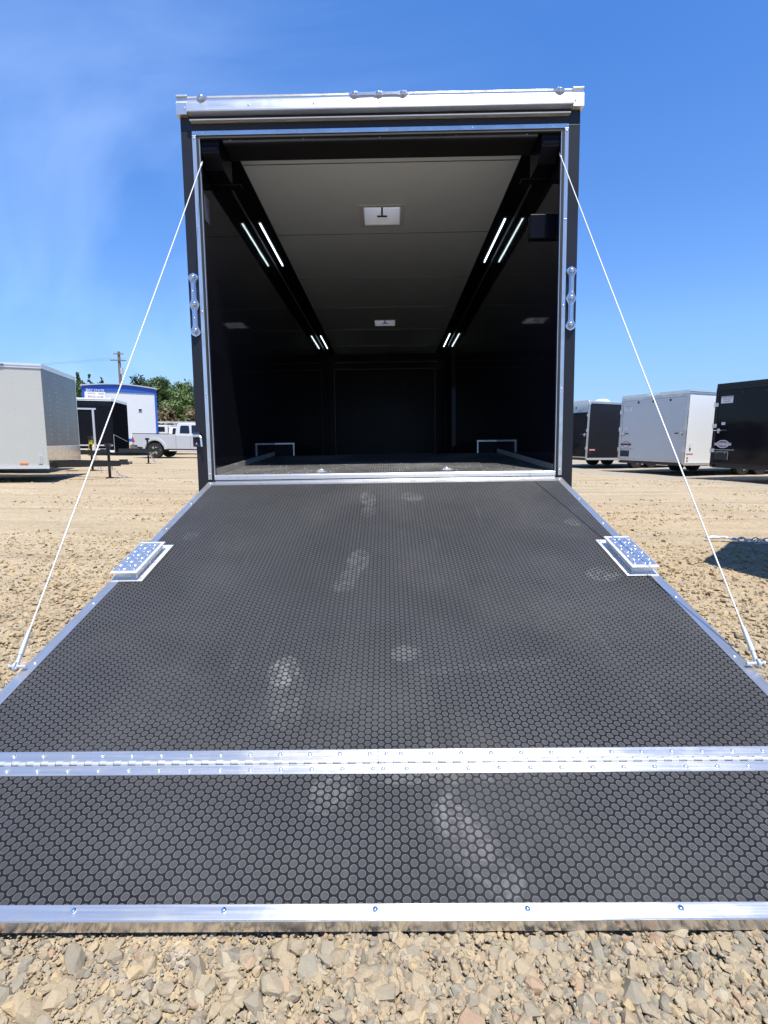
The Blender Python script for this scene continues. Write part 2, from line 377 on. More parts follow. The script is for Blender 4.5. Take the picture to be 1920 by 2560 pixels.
# wheel boxes
for s in (-1, 1):
    x0, x1 = sorted((s*1.194, s*.985)); b = MB(); b.box((x0, 1.985, .2), (x1, 4.1, .392)); wb = b.build('wheel_box', 'black_panel', tr)
    b = MB(); xi = s*.985
    b.box((x0-(.002 if s > 0 else 0), 1.981, .381), (x1+(.002 if s < 0 else 0), 1.985, .396)); a, c = sorted((xi, xi+s*.014))
    b.box((a, 1.981, .26), (c, 1.985, .381))
    b.build('edge_trim', 'alu_matt', wb)
# LED tubes in the coves
LEDM = NT('led_tube'); LEDM.set(Base_Color=(.9, .95, .95), Emission_Color=(.80, .97, 1.0)); LEDM.b.inputs['Emission Strength'].default_value = 2.4
for s in (-1, 1):
    for y0, y1 in ((1.31, 2.32), (5.43, 6.43)):
        b = MB(); b.cyl((s*1.115, y0, ZC-.020), (s*1.115, y1, ZC-.020), .0062, 10, 0)
        b.box((s*1.115-.012, y0-.03, ZC-.024), (s*1.115+.012, y0, ZC-.012), 1); b.box((s*1.115-.012, y1, ZC-.024), (s*1.115+.012, y1+.03, ZC-.012), 1)
        b.build('led_strip', [LEDM.m, 'black_matt'], tr)
# roof vents
LID = NT('vent_lid'); LID.set(Base_Color=(.85, .85, .86), Roughness=.4)
tl = LID.n('ShaderNodeBsdfTranslucent'); tl.inputs[0].default_value = (.86, .87, .88, 1); ms = LID.n('ShaderNodeMixShader'); ms.inputs[0].default_value = .62
LID.l(LID.b.outputs[0], ms.inputs[1]); LID.l(tl.outputs[0], ms.inputs[2]); LID.l(ms.outputs[0], LID.t.nodes['Material Output'].inputs[0])
for yc in VENTS:
    b = MB(); h = VH; q = .03
    b.box((-h-q, yc-h-q, ZC-.004), (-h+.006, yc+h+q, ZC-.0005)); b.box((h-.006, yc-h-q, ZC-.004), (h+q, yc+h+q, ZC-.0005))
    b.box((-h+.006, yc-h-q, ZC-.004), (h-.006, yc-h+.006, ZC-.0005)); b.box((-h+.006, yc+h-.006, ZC-.004), (h-.006, yc+h+q, ZC-.0005))
    rv = b.build('roof_vent', 'white_plastic', tr, .001)
    b = MB()
    for s in (-1, 1):
        x0, x1 = sorted((s*(h-.002), s*(h-.010))); b.box((x0, yc-h+.002, ZC-.0005), (x1, yc+h-.002, 2.53))
        y0, y1 = sorted((yc+s*(h-.002), yc+s*(h-.010))); b.box((-h+.010, y0, ZC-.0005), (h-.010, y1, 2.53))
    b.build('vent_throat', 'white_plastic', rv)
    b = MB(); b.box((-h-.015, yc-h-.015, 2.545), (h+.015, yc+h+.015, 2.549)); b.build('lid', LID.m, rv)
    b = MB(); b.box((-.009, yc-h+.012, 2.475), (.009, yc+h-.012, 2.49)); b.box((-h+.012, yc-.004, 2.50), (h-.012, yc+.004, 2.508))
    b.build('cross_brace', 'white_plastic', rv)
    b = MB(); b.cyl((0, yc, 2.49), (0, yc, 2.375), .0085, 10); b.box((-.045, yc-.007, 2.368), (.045, yc+.007, 2.380)); b.build('crank', 'black_matt', rv, .002)
# rear frame: posts, header, sill
b = MB()
for s in (-1, 1):
    x0, x1 = sorted((s*1.295, s*1.181)); b.box((x0, 0, -.028), (x1, .053, 2.332))
    x0, x1 = sorted((s*1.297, s*1.23)); b.box((x0, -.004, -.17), (x1, .06, -.0285))
b.box((-1.295, 0, 2.3325), (1.295, .06, 2.452)); b.box((-1.25, .005, -.10), (1.25, .10, .058))
rf = b.build('rear_frame', 'black_paint', tr, .003)
b = MB()     # header extrusion, leaning so that its face looks a little upward
prof = [(-.050, 2.424), (-.052, 2.432), (-.030, 2.4965), (-.030, 2.503), (-.014, 2.505), (-.012, 2.528), (-.020, 2.533), (.05, 2.535), (.05, 2.4525), (-.001, 2.4525), (-.001, 2.424)]
b.prism(prof, 'x', -1.235, 1.235)
for x in (-.835, -.419, 0, .414, .826): b.dome((x, -.043, 2.459), .007, .006, (0, -1, .34), 10, 3, 1)
b.build('header_rail', ['alu_head', 'chrome'], rf)
b = MB(); b.prism([(-.034, 2.380), (-.036, 2.386), (-.004, 2.400), (-.001, 2.400), (-.001, 2.380)], 'x', -1.222, 1.222); b.build('drip_rail', 'alu_head', rf)
for s in (-1, 1):
    x0, x1 = sorted((s*1.2355, s*1.306)); b = MB(); b.box((x0, -.034, 2.418), (x1, .055, 2.490)); b.box((x0, -.030, 2.4925), (x1, .055, 2.500)); b.box((x0, -.018, 2.500), (x1, .055, 2.530)); b.box((x0, -.028, 2.530), (x1, .055, 2.538))
    b.dome((s*1.25, -.034, 2.455), .006, .005, (0, -1, 0), 8, 2, 1)
    b.build('corner_cap', ['alu_z' if s < 0 else 'alu_matt', 'chrome'], rf, .002)
b = MB()     # trim round the opening
b.box((-1.2206, -.006, 2.307), (1.2206, -.0005, 2.333))
for s in (-1, 1):
    x0, x1 = sorted((s*1.2206, s*1.196)); b.box((x0, -.0065, .072), (x1, -.0008, 2.3065))
    x0, x1 = sorted((s*1.1795, s*1.1745)); b.box((x0, -.002, .10), (x1, .012, 2.29))
    for k in range(5): b.dome((s*1.208, -.0065, .11+k*.545), .0065, .005, (0, -1, 0), 10, 2, 1)
for x in (-1.15, -.55, .05, .6, 1.12): b.dome((x, -.006, 2.320), .0065, .005, (0, -1, 0), 10, 2, 1)
b.build('opening_trim', ['alu_z', 'rivet'], rf, .001)
b = MB()
for s in (-1, 1):
    x0, x1 = sorted((s*1.195, s*1.181)); b.box((x0, -.003, .10), (x1, -.0004, 2.306))
b.box((-1.195, -.003, 2.290), (1.195, .02, 2.3065)); b.build('door_seal', 'rubber', rf)
b = MB(); b.box((-1.03, .03, 2.275), (1.03, .055, 2.334)); b.box((-1.03, .026, 2.281), (1.03, .030, 2.305), 1)
for x in (-.98, -.5, 0, .5, .96): b.dome((x, .026, 2.293), .006, .004, (0, -1, 0), 8, 2, 2)
b.build('inner_header_strip', ['black_matt', 'alu_dark', 'chrome'], rf)
b = MB(); b.prism([(.0, .069), (-.004, .069), (-.004, .095), (.0, .1005), (.05, .1045), (.05, .069)], 'x', -1.178, 1.178)
for k in range(11): b.dome((-1.1+k*.22, .02, .1025), .005, .003, n=8, k=2, m=1)
b.build('sill_plate', ['alu', 'chrome'], rf)
b = MB(); b.cyl((-1.17, -.008, .056), (1.17, -.008, .056), .0075, 8, 0); b.box((-1.17, -.006, .0585), (1.17, .004, .0685), 1); b.build('sill_seal', ['steel_dark', 'rubber'], rf)
# spring housings in the top corners
for s in (-1, 1):
    x0, x1 = sorted((s*1.178, s*1.055)); b = MB()
    b.prism([(.02, 2.29), (.02, 2.21), (.11, 2.15), (.30, 2.15), (.30, 2.33), (.10, 2.334), (.10, 2.29)], 'x', x0, x1)
    b.cyl((x0+.01, .06, 2.24), (x1-.01, .06, 2.24), .045, 16); x0, x1 = sorted((s*1.185, s*.99)); b.box((x0, .26, 2.135), (x1, .33, 2.149))
    b.build('spring_housing', 'black_panel', tr, .004)
b = MB(); b.box((1.02, .14, 1.69), (1.194, .20, 1.85)); b.build('junction_box', 'black_panel', tr, .006)
b = MB(); b.box((-1.1945, .05, 1.83), (-1.192, .19, 2.0), 0)
for k in range(7): b.box((-1.192, .06, 1.98-k*.02), (-1.1914, .18-.02*(k % 3), 1.986-k*.02), 1)
b.build('notice_sticker', ['placard', 'ink_grey'], tr)

# clear-lens light clusters
def light_cluster(name, L_, X, bulbs):
    b = MB(); n = 40; up = []; dn = []
    for i in range(n+1):
        t = i/n; x = (t-.5)*L_; e = max(math.exp(-((x-c)/(.022))**2) for c in bulbs)
        hw = .0105 + .0115*e
        endf = min(1, math.sqrt(max(0, 1-((abs(x)-(L_/2-.02))/.02)**2))) if abs(x) > L_/2-.02 else 1
        up.append((x, hw*endf+.0005)); dn.append((x, -hw*endf-.0005))
    poly = dn + up[::-1]
    def P(k, z): return [(q[0]*k, q[1]*k) for q in poly]
    poly = [(q[0], q[1]*1.3) for q in poly]; b.prism([(q[0]*1.03, q[1]*1.15) for q in poly], 'z', 0, .007, 0, X)
    b.prism(poly, 'z', .007, .016, 1, X); b.prism([(q[0]*.985, q[1]*.72) for q in poly], 'z', .016, .021, 1, X)
    for c in bulbs:
        b.dome((c, 0, .016), .021, .018, n=14, k=4, m=1, X=X)
        for a in range(6): b.dome((c+.010*math.cos(a*1.047), .010*math.sin(a*1.047), .021), .0045, .007, n=6, k=2, m=2, X=X)
    for c in (-.5, -.25, .25, .5):
        b.dome((c*max(bulbs), 0, .020), .004, .004, n=8, k=2, m=2, X=X)
    return b.build(name, ['chrome', 'clear_lens', 'chrome'], tr)
def face_y(x, y, z, up=False, tilt=0.):
    A = Matrix(((1, 0, 0), (0, 0, -1), (0, 1, 0))).to_4x4()      # local z -> -y, local y -> z
    if up: A = Matrix(((0, 1, 0), (0, 0, -1), (-1, 0, 0))).to_4x4()
    return Matrix.Translation((x, y, z)) @ Matrix.Rotation(tilt, 4, 'X') @ A
light_cluster('marker_light', .375, face_y(-.003, -.014, 2.514, False, -.25), (-.155, 0, .155))
light_cluster('marker_light', .060, face_y(-1.140, -.014, 2.512, False, -.2), (0,))
light_cluster('marker_light', .060, face_y(1.152, -.014, 2.512, False, -.2), (0,))
for s in (-1, 1): light_cluster('tail_light', .40, face_y(s*1.258, -.001, 1.243, True), (-.172, 0, .172))
# cam latch on the left post
b = MB(); b.box((-1.31, -.02, .30), (-1.262, -.001, .40), 0); b.cyl((-1.30, -.03, .375), (-1.255, -.03, .375), .012, 10, 1); b.tube([(-1.262, -.03, .375), (-1.248, -.035, .36), (-1.244, -.035, .30)], .008, 8, 1)
b.dome((-1.285, -.02, .32), .008, .006, (0, -1, 0), 8, 2, 1); b.build('door_latch', ['black_matt', 'chrome'], tr, .002)
# running gear and tongue
for y in (3.0, 3.9):
    for s in (-1, 1):
        b = MB(); xa, xb = s*1.22, s*1.02
        b.cyl((xa, y, -.30), (xb, y, -.30), .345, 28, 0); b.cyl((xa+s*.004, y, -.30), (xa-s*.03, y, -.30), .2, 24, 1); b.build('wheel', ['rubber', 'galv'], tr, .02)
    b = MB(); b.cyl((-1.0, y, -.30), (1.0, y, -.30), .04, 10); b.build('axle', 'frame_black', tr)
b = MB(); b.box((-.9, .2, -.16), (-.8, 7.2, -.101)); b.box((.8, .2, -.16), (.9, 7.2, -.101))
for s in (-1, 1): b.tube([(s*.85, 7.1, -.13), (0, 8.6, -.13)], .05, 4)
b.cyl((0, 8.4, .3), (0, 8.4, -.62+.33), .035, 12); b.build('tongue', 'frame_black', tr)

# ------------------------------------------------------------------ ramp door
TH = .2921; RL = dict(loc=(0, -.03, .0562), rot=(TH, 0, 0))
b = MB(); b.box((-1.205, -2.298, -.048), (1.205, -.001, -.006)); b.box((-1.205, -2.298, -.060), (1.205, -2.24, -.048)); rd = b.build('ramp_door', 'black_paint', tr, .002, **RL)
spots = [(-.325, -1.945, .058, .085, .12, .75), (-.285, -2.12, .055, .08, 0, .28), (-.30, -2.04, .068, .16, .15, .22),
         (-.10, -.36, .055, .14, .1, .6), (-.09, -.56, .05, .10, 0, .4), (.17, -.33, .08, .09, .5, .4),
         (-.12, -1.17, .060, .13, -.1, .5), (-.155, -1.33, .05, .14, -.3, .35), (-.17, -1.40, .055, .05, 0, .35),
         (.08, -1.86, .06, .05, .2, .4), (.36, -1.93, .28, .028, .12, .16),
         (1.03, -.76, .05, .05, 0, .45), (.98, -1.32, .10, .07, .4, .4), (-1.02, -.87, .05, .06, 0, .3)]
b = MB(); b.box((-1.171, -2.270, -.0055), (1.171, -.066, -.0015)); b.build('coin_mat', coin_mat('coin_rubber_ramp', spots), rd)
b = MB()
b.box((-1.212, -.068, -.0055), (1.212, .0, .0005))
for s in (-1, 1):
    x0, x1 = sorted((s*1.211, s*1.170)); b.box((x0, -2.270, -.0054), (x1, -.0685, .0004)); x0, x1 = sorted((s*1.2115, s*1.2055)); b.box((x0, -2.298, -.05), (x1, -.0685, -.0055))
    for k in range(7): b.dome((s*1.188, -.035-k*.372, .0004), .0062, .004, n=12, k=3, m=1)
b.build('edge_trim', ['alu_y', 'rivet'], rd)
# piano hinge: two leaves, two lengths, knuckles and rivets
def leaf(b, x0, x1, y0, y1): b.box((x0, y0, -.0052), (x1, y1, .0012), 0)
b = MB()
for x0, x1 in ((-1.212, -.0085), (-.0070, 1.212)):
    leaf(b, x0, x1, -2.3015, -2.2685)
    nseg = int((x1-x0)/.0385); 
    for k in range(nseg):
        xa = x0+k*(x1-x0)/nseg; xb = x0+(k+1)*(x1-x0)/nseg; mid = (xa+xb)/2
        b.cyl((xa+.0006, -2.307, .0015), (mid-.0002, -2.307, .0015), .0062, 10, 2); b.cyl((mid+.0002, -2.3088, .0010), (xb-.0006, -2.3088, .0010), .0058, 10, 2)
        b.box((xa+.0006, -2.308, -.004), (mid-.0002, -2.3016, .0012), 0); b.box((mid+.0002, -2.3145, -.004), (xb-.0006, -2.308, .0010), 0)
def rivets(b, y, xs):
    for x in xs: b.dome((x, y, .0012), .0062, .0045, n=12, k=3, m=1)
rivets(b, -2.2835, [-.0309-.0802*k for k in range(15)] + [.0143, .0529] + [.1343+.0802*k for k in range(14)])
rh = b.build('piano_hinge', ['alu', 'rivet', 'galv'], rd)
# spring-loaded flap at the foot of the ramp
b = MB(); b.box((-1.205, -2.672, -.034), (1.205, -2.3095, -.0065)); fp = b.build('ramp_flap', 'black_paint', tr, .002, **RL)
b = MB()
for x0, x1 in ((-1.212, -.0085), (-.0070, 1.212)): leaf(b, x0, x1, -2.3445, -2.3148)
rivets(b, -2.3305, [-.0199-.0800*k for k in range(15)] + [.006, .0671] + [.0671+.0800*k for k in range(1, 14)])
b.build('hinge_leaf', ['alu', 'rivet'], fp)
spots2 = [(.170, -2.46, .048, .065, .2, .7), (.215, -2.53, .045, .07, .3, .5), (.195, -2.50, .068, .14, .42, .3), (-.12, -2.39, .07, .045, .2, .5), (-.13, -2.43, .06, .03, 0, .3), (.26, -2.60, .05, .05, 0, .4), (.13, -2.36, .2, .02, 0, .35)]
b = MB(); b.box((-1.171, -2.650, -.0062), (1.171, -2.3440, -.0018)); b.build('coin_mat', coin_mat('coin_rubber_flap', spots2), fp)
b = MB(); b.box((-1.213, -2.6775, -.0055), (1.213, -2.6485, .0012)); b.box((-1.213, -2.6805, -.034), (1.213, -2.6776, .0010), 2)
for s in (-1, 1):
    x0, x1 = sorted((s*1.211, s*1.1712)); b.box((x0, -2.6484, -.0055), (x1, -2.3447, .0006)); x0, x1 = sorted((s*1.2115, s*1.2055)); b.box((x0, -2.675, -.034), (x1, -2.3447, -.0056))
for k in range(-4, 5): b.dome((-.0079+k*.3028, -2.6625+.002, .0012), .0062, .0048, n=14, k=3, m=1)
b.build('edge_trim', ['alu', 'chrome', 'alu_flap'], fp, .0015)
# tread plate pads on the ramp edges
for s in (-1, 1):
    def bx(b, xa, xb, ya, yb, za, zb, m=0):
        x0, x1 = sorted((s*xa, s*xb)); b.box((x0, -yb, za), (x1, -ya, zb), m)
    b = MB(); bx(b, 1.066, 1.206, .988, 1.350, .0006, .0036); bx(b, 1.100, 1.190, 1.045, 1.322, .0036, .037)
    bx(b, 1.084, 1.204, 1.030, 1.346, .037, .042)
    for x, y in ((1.078, 1.01), (1.078, 1.18), (1.078, 1.33), (1.11, 1.335), (1.18, 1.335), (1.15, 1.0)): b.dome((s*x, -y, .0036), .006, .004, n=10, k=2, m=1)
    for y in (1.043, 1.185, 1.324): 
        b.cyl((s*1.10, -y, .004), (s*1.10, -y, .037), .005, 8, 0)
    pad = b.build('side_pad', ['alu_matt', 'chrome'], rd, .0012)
    b = MB(); bx(b, 1.098, 1.200, 1.050, 1.326, .042, .0435)
    i = 0
    for r in range(8):
        for c in range(3):
            x = 1.116+c*.033; y = 1.068+r*.0345; a = .6 if (r+c) % 2 else -.95
            X = Matrix.Translation((s*x, -y, .0435)) @ Matrix.Rotation(a*s, 4, 'Z') @ Matrix.Diagonal((1, .34, 1, 1)); b.dome((0, 0, 0), .0155, .004, n=10, k=3, m=1, X=X)
    b.build('tread_plate', ['plate_blue', 'rivet'], pad)
# lift cables with clevis and bolt
for s, top, bot in ((-1, (-1.173, .03, 2.165), (-1.226, 1.93)), (1, (1.175, .03, 2.175), (1.224, 1.95))):
    P = Vector(top); Q = Vector((bot[0], -.03-bot[1]*math.cos(TH)-.012*math.sin(TH), .0562-bot[1]*math.sin(TH)+.014)); d = (P-Q).normalized()
    b = MB(); n = 14; pts = [P.lerp(Q, i/n) + Vector((0, 0, -.012*math.sin(math.pi*i/n))) for i in range(n+1)]
    b.tube(pts, .0029, 8, 0); b.cyl(Q+d*.04, Q+d*.12, .0095, 10, 1, .007); b.cyl(Q-d*.01, Q+d*.04, .007, 8, 1)
    b.cyl(P-d*.02, P-d*.06, .006, 8, 0)
    b.torus(Q, (1, 0, 0), .013, .0045, 16, 6, 1); b.cyl(Q-Vector((.03*-s*-1, 0, 0)) if 0 else Q+Vector((-s*.035, 0, 0)), Q+Vector((s*.016, 0, 0)), .006, 8, 1)
    b.cyl(Q+Vector((s*.016, 0, 0)), Q+Vector((s*.022, 0, 0)), .010, 6, 1)
    b.build('lift_cable', ['cable', 'galv'], tr)
    b = MB(); x0, x1 = sorted((s*1.2125, s*1.219)); b.box((x0, -2.00, -.085), (x1, -1.90, -.012)); b.build('cable_bracket', 'black_paint', rd, .002)
#==PART3==
# ------------------------------------------------------------------ ground
def sm(t): t = np.clip(t, 0, 1); return t*t*(3-2*t)
def gz(x, y):
    x = np.asarray(x, float); y = np.asarray(y, float)
    k = sm(1-(np.abs(y+2.6)-.3)/1.2) * sm(1-(np.abs(x)-1.4)/1.2)
    z = .026*x*k
    far = np.hypot(x, y+2)
    for y0, k_, d_ in ((2.6, .05, .018), (3.9, .09, .022), (5.4, .03, .02), (6.8, .12, .022), (8.2, .02, .018), (.9, .04, .012)):
        q = y-y0-k_*x-.25*np.sin(.35*x+y0); z = z + (-d_*np.exp(-(q/.16)**2)+.5*d_*np.exp(-((q-.30)/.14)**2))*sm((np.abs(x)-1.3)/.5)
    z = z + .012*np.sin(1.9*x+.6*np.sin(1.3*y))*np.cos(1.5*y+.4)*sm(far/3) + .02*np.sin(.45*x+1)*np.cos(.38*y)*sm(far/8)
    return z
def pnoise(x, y, seed, oct_=4):
    z = np.zeros_like(x, dtype=float); rg = np.random.default_rng(seed); a = 1.
    for o in range(oct_):
        for k in range(5):
            t = rg.uniform(0, 2*math.pi); f = 2.0**o*rg.uniform(.7, 1.4); ph = rg.uniform(0, 7)
            z += a*np.sin(f*(x*math.cos(t)+y*math.sin(t))+ph+1.3*np.sin(f*.7*(x*math.sin(t)-y*math.cos(t))+ph*2))
        a *= .55
    return z/5
def spaced(lo, hi, c, d0, g):
    a = [0.]; d = d0
    while a[-1] < hi-c: a.append(a[-1]+d); d *= g
    b = [0.]; d = d0
    while b[-1] < c-lo: b.append(b[-1]+d); d *= g
    return np.array([c-q for q in b[:0:-1]] + [c+q for q in a])
xs = spaced(-3000, 3000, 0, .018, 1.019); ys = spaced(-600, 4000, -1.0, .018, 1.0185)
X, Y = np.meshgrid(xs, ys); hd = np.hypot(X, Y+2.5)
amp = .007*np.clip(1.2-hd/30, 0.25, 1)
Z = gz(X, Y) + amp*pnoise(X*14, Y*14, 3, 4)*sm((60-hd)/30) - .006
nx, ny = len(xs), len(ys)
V = np.stack([X.ravel(), Y.ravel(), Z.ravel()], 1)
ii = (np.arange(ny-1)[:, None]*nx+np.arange(nx-1)[None]).ravel()
Fq = np.stack([ii, ii+1, ii+nx+1, ii+nx], 1)
def np_mesh(name, V, F, mat, smooth=False):
    me = bpy.data.meshes.new(name); k = F.shape[1]
    me.vertices.add(len(V)); me.vertices.foreach_set('co', V.astype(np.float32).ravel())
    me.loops.add(F.size); me.loops.foreach_set('vertex_index', F.astype(np.int32).ravel())
    me.polygons.add(len(F)); me.polygons.foreach_set('loop_start', np.arange(0, F.size, k, dtype=np.int32)); me.polygons.foreach_set('loop_total', np.full(len(F), k, dtype=np.int32))
    me.update(calc_edges=True)
    me.polygons.foreach_set('use_smooth', np.full(len(F), smooth)); me.materials.append(mat)
    o = bpy.data.objects.new(name, me); col.objects.link(o); return o
G = NT('dry_gravelly_dirt'); v = G.coord()
n1 = G.noise(v, .35, 4, .55, .5); n2 = G.noise(v, 3.2, 6, .65, .3); n3 = G.noise(v, 26, 5, .7); ns = G.noise(G.coord((.22, 1.6, 1), (0, 0, .10)), 1.5, 5, .6, .4)
c = G.mix(n2, (.34, .258, .155), (.468, .362, .228))
c = G.mix(G.rng(n1, .42, .66, 0, .7), c, (.40, .33, .21))
c = G.mix(G.rng(ns, .50, .66, 0, .8), c, (.495, .39, .25))
c = G.mix(G.rng(ns, .46, .34, 0, .7), c, (.27, .21, .13))
vo = G.n('ShaderNodeTexVoronoi'); vo.inputs['Scale'].default_value = 30; G.l(v, vo.inputs[0])
sepc = G.n('ShaderNodeSeparateColor'); G.l(vo.outputs['Color'], sepc.inputs[0])
c = G.mix(G.rng(sepc.outputs[0], .70, .95, 0, .45), c, (.42, .40, .36)); c = G.mix(G.rng(sepc.outputs[1], .85, 1., 0, .5), c, (.19, .17, .15))
c = G.mix(G.rng(n3, .30, .52, .55, 0), c, (.19, .15, .10))
c = G.mix(G.rng(G.noise(v, 75, 4, .7), .35, .6, .4, 0), c, (.17, .135, .095))
# greyer road gravel out to the right under the parked trailers
sp = G.n('ShaderNodeSeparateXYZ'); G.l(v, sp.inputs[0])
edge = G.math('ADD', G.math('MULTIPLY', sp.outputs[0], .93), G.math('MULTIPLY', sp.outputs[1], .37)); edge = G.math('ADD', edge, G.math('MULTIPLY', n2, .8))
c = G.mix(G.math('MULTIPLY', G.rng(edge, 10.6, 11.8, 0, .6, True), G.rng(n3, .3, .6, .5, 1)), c, (.26, .245, .215))
G.set(Base_Color=c, Roughness=.93, Specular_IOR_Level=.2)
h = G.math('ADD', G.math('MULTIPLY', n3, .55), G.math('MULTIPLY', G.noise(v, 9, 5, .65), 1.3)); h = G.math('ADD', h, G.math('MULTIPLY', vo.outputs['Distance'], -.5))
G.bump(h, 1.0, .022)
gr = np_mesh('ground', V, Fq, G.m, True); gr['kind'] = 'structure'

# ------------------------------------------------------------------ loose stones
def rock_proto(seed, npts, lumpy=True):
    rr = random.Random(seed); b = bmesh.new()
    for i in range(npts):
        d = Vector((rr.gauss(0, 1), rr.gauss(0, 1), rr.gauss(0, 1))).normalized() * rr.uniform(.88, 1.0)
        b.verts.new((d.x, d.y*rr.uniform(.9, 1), d.z))
    bmesh.ops.convex_hull(b, input=b.verts[:])
    for vv in [q for q in b.verts if not q.link_faces]: b.verts.remove(vv)
    bmesh.ops.triangulate(b, faces=b.faces[:]); b.verts.ensure_lookup_table(); b.verts.index_update()
    V = np.array([v.co[:] for v in b.verts]); F = np.array([[v.index for v in f.verts] for f in b.faces]); b.free()
    return V, F
def scatter(protos, P, S, seed, flat=.74):
    rg = np.random.default_rng(seed); Vs = []; Fs = []; o = 0; which = rg.integers(0, len(protos), len(P))
    for k, (pv, pf) in enumerate(protos):
        m = which == k; n = m.sum()
        if not n: continue
        a = rg.uniform(0, 2*np.pi, n); t = rg.normal(0, .35, n); u = rg.normal(0, .35, n)
        sc3 = np.stack([S[m]*rg.uniform(.85, 1.35, n), S[m]*rg.uniform(.7, 1.1, n), S[m]*rg.uniform(.7, 1.2, n)*flat], 1)
        q = pv[None]*sc3[:, None]
        ct, st = np.cos(t)[:, None], np.sin(t)[:, None]; q = np.stack([q[..., 0], q[..., 1]*ct-q[..., 2]*st, q[..., 1]*st+q[..., 2]*ct], -1)
        ct, st = np.cos(u)[:, None], np.sin(u)[:, None]; q = np.stack([q[..., 0]*ct+q[..., 2]*st, q[..., 1], -q[..., 0]*st+q[..., 2]*ct], -1)
        ct, st = np.cos(a)[:, None], np.sin(a)[:, None]; q = np.stack([q[..., 0]*ct-q[..., 1]*st, q[..., 0]*st+q[..., 1]*ct, q[..., 2]], -1)
        q = q+P[m][:, None]; Vs.append(q.reshape(-1, 3)); nv = len(pv)
        Fs.append((pf[None]+(np.arange(n)*nv)[:, None, None]+o).reshape(-1, 3)); o += n*nv
    return np.concatenate(Vs), np.concatenate(Fs)
S_ = NT('crushed_stone'); v = S_.coord(); ge = S_.n('ShaderNodeNewGeometry'); rp = S_.n('ShaderNodeValToRGB'); S_.l(ge.outputs['Random Per Island'], rp.inputs[0])
e = rp.color_ramp.elements; cols = [(0, (.37, .30, .215)), (.16, (.30, .265, .22)), (.30, (.42, .335, .235)), (.44, (.24, .225, .205)), (.56, (.34, .28, .21)), (.66, (.165, .165, .165)), (.74, (.40, .355, .29)), (.84, (.38, .245, .18)), (.90, (.21, .22, .21)), (.96, (.48, .37, .22))]
rp.color_ramp.interpolation = 'CONSTANT'
while len(e) < len(cols): e.new(.5)
for q, (p_, c_) in zip(e, cols): q.position = p_; q.color = (*c_, 1)
nn = S_.noise(v, 55, 5, .7, .4); c = S_.mix(S_.rng(nn, .35, .7, .0, .34), rp.outputs[0], (.41, .34, .235)); c = S_.mix(S_.rng(S_.noise(v, 300, 3, .7), .3, .7, .35, 0), c, (.15, .125, .10))
c = S_.mix(S_.rng(S_.noise(v, 3.0, 3, .5), .42, .66, .05, .42), c, (.40, .335, .24))
sy = S_.n('ShaderNodeSeparateXYZ'); S_.l(v, sy.inputs[0])
c = S_.mix(S_.rng(S_.math('MAXIMUM', S_.rng(sy.outputs[1], -2.4, 1.5, 0, 1), S_.rng(S_.math('ABSOLUTE', sy.outputs[0]), 2.2, 5, 0, 1)), 0, 1, 0, .78), c, (.44, .345, .215))

hsv = S_.n('ShaderNodeHueSaturation'); hsv.inputs['Saturation'].default_value = .95; hsv.inputs['Value'].default_value = .90; S_.l(c, hsv.inputs['Color']); c = hsv.outputs[0]
mt = S_.n('ShaderNodeMix', data_type='RGBA', blend_type='MULTIPLY'); mt.inputs[0].default_value = 1; mt.inputs[7].default_value = (1.0, .955, .83, 1); S_.l(c, mt.inputs[6]); c = mt.outputs[2]
S_.set(Base_Color=c, Roughness=.88, Specular_IOR_Level=.25); S_.bump(S_.noise(v, 160, 5, .7), .55, .004)
def ramp_under(x, y): return (np.abs(x) < 1.21) & (y > -2.63)
hi = [rock_proto(k, random.Random(k).choice((14, 18, 22, 28))) for k in range(28)]
lo = [rock_proto(100+k, 8) for k in range(14)]
def heights(x, y, S, lift): return gz(x, y)+S*lift
# strip in front of the ramp foot
n = 32000; x = rng.uniform(-1.6, 1.6, n); y = rng.uniform(-3.15, -2.60, n)
pat = pnoise(x*3.1, y*3.1, 11, 2)
S = np.clip(rng.lognormal(math.log(.0056), .50, n), .0022, .0175); S = np.where(x < -.05, S*np.where(pat > .1, .55, .82), S*1.12)
z = heights(x, y, S, .15)+np.where(S < .008, .003, 0)+rng.uniform(-.004, .003, n)-np.where((x < -.05) & (pat > .1), .004, 0)
VA, FA = scatter(hi, np.stack([x, y, z], 1), S, 21)
# both sides and beyond, thinning with distance
n = 120000; u = rng.uniform(0, 1, n); rr_ = 1.2*np.exp(u*math.log(16/1.2)); th_ = rng.uniform(0, 2*np.pi, n)
x = rr_*np.cos(th_); y = -1.4+rr_*np.sin(th_)
keep = (~ramp_under(x, y)) & ~((np.abs(x) < 1.15) & (y > 0)) & (y > -3.6)
keep &= (pnoise(x*.55+.2*y, y*2.0, 5, 3)*1.3+rng.normal(0, .22, n)) > -.95+np.clip((rr_-2.2)*.22, 0, 1.15)
x, y, rr_ = x[keep], y[keep], rr_[keep]; n = len(x)
S = np.clip(rng.lognormal(math.log(.0085), .52, n), .0035, .030)*(1+np.clip(rr_-3, 0, 10)*.035)
z = heights(x, y, S, .12)-.002
near = rr_ < 2.2
VB, FB = scatter(hi, np.stack([x, y, z], 1)[near], S[near], 22); VC, FC = scatter(lo, np.stack([x, y, z], 1)[~near], S[~near], 23)
Vg = np.concatenate([VA, VB, VC]); Fg = np.concatenate([FA, FB+len(VA), FC+len(VA)+len(VB)])
go = np_mesh('gravel', Vg, Fg, S_.m, False); tag(go, 'crushed stone gravel scattered over the dry dirt lot', 'gravel', kind='stuff')
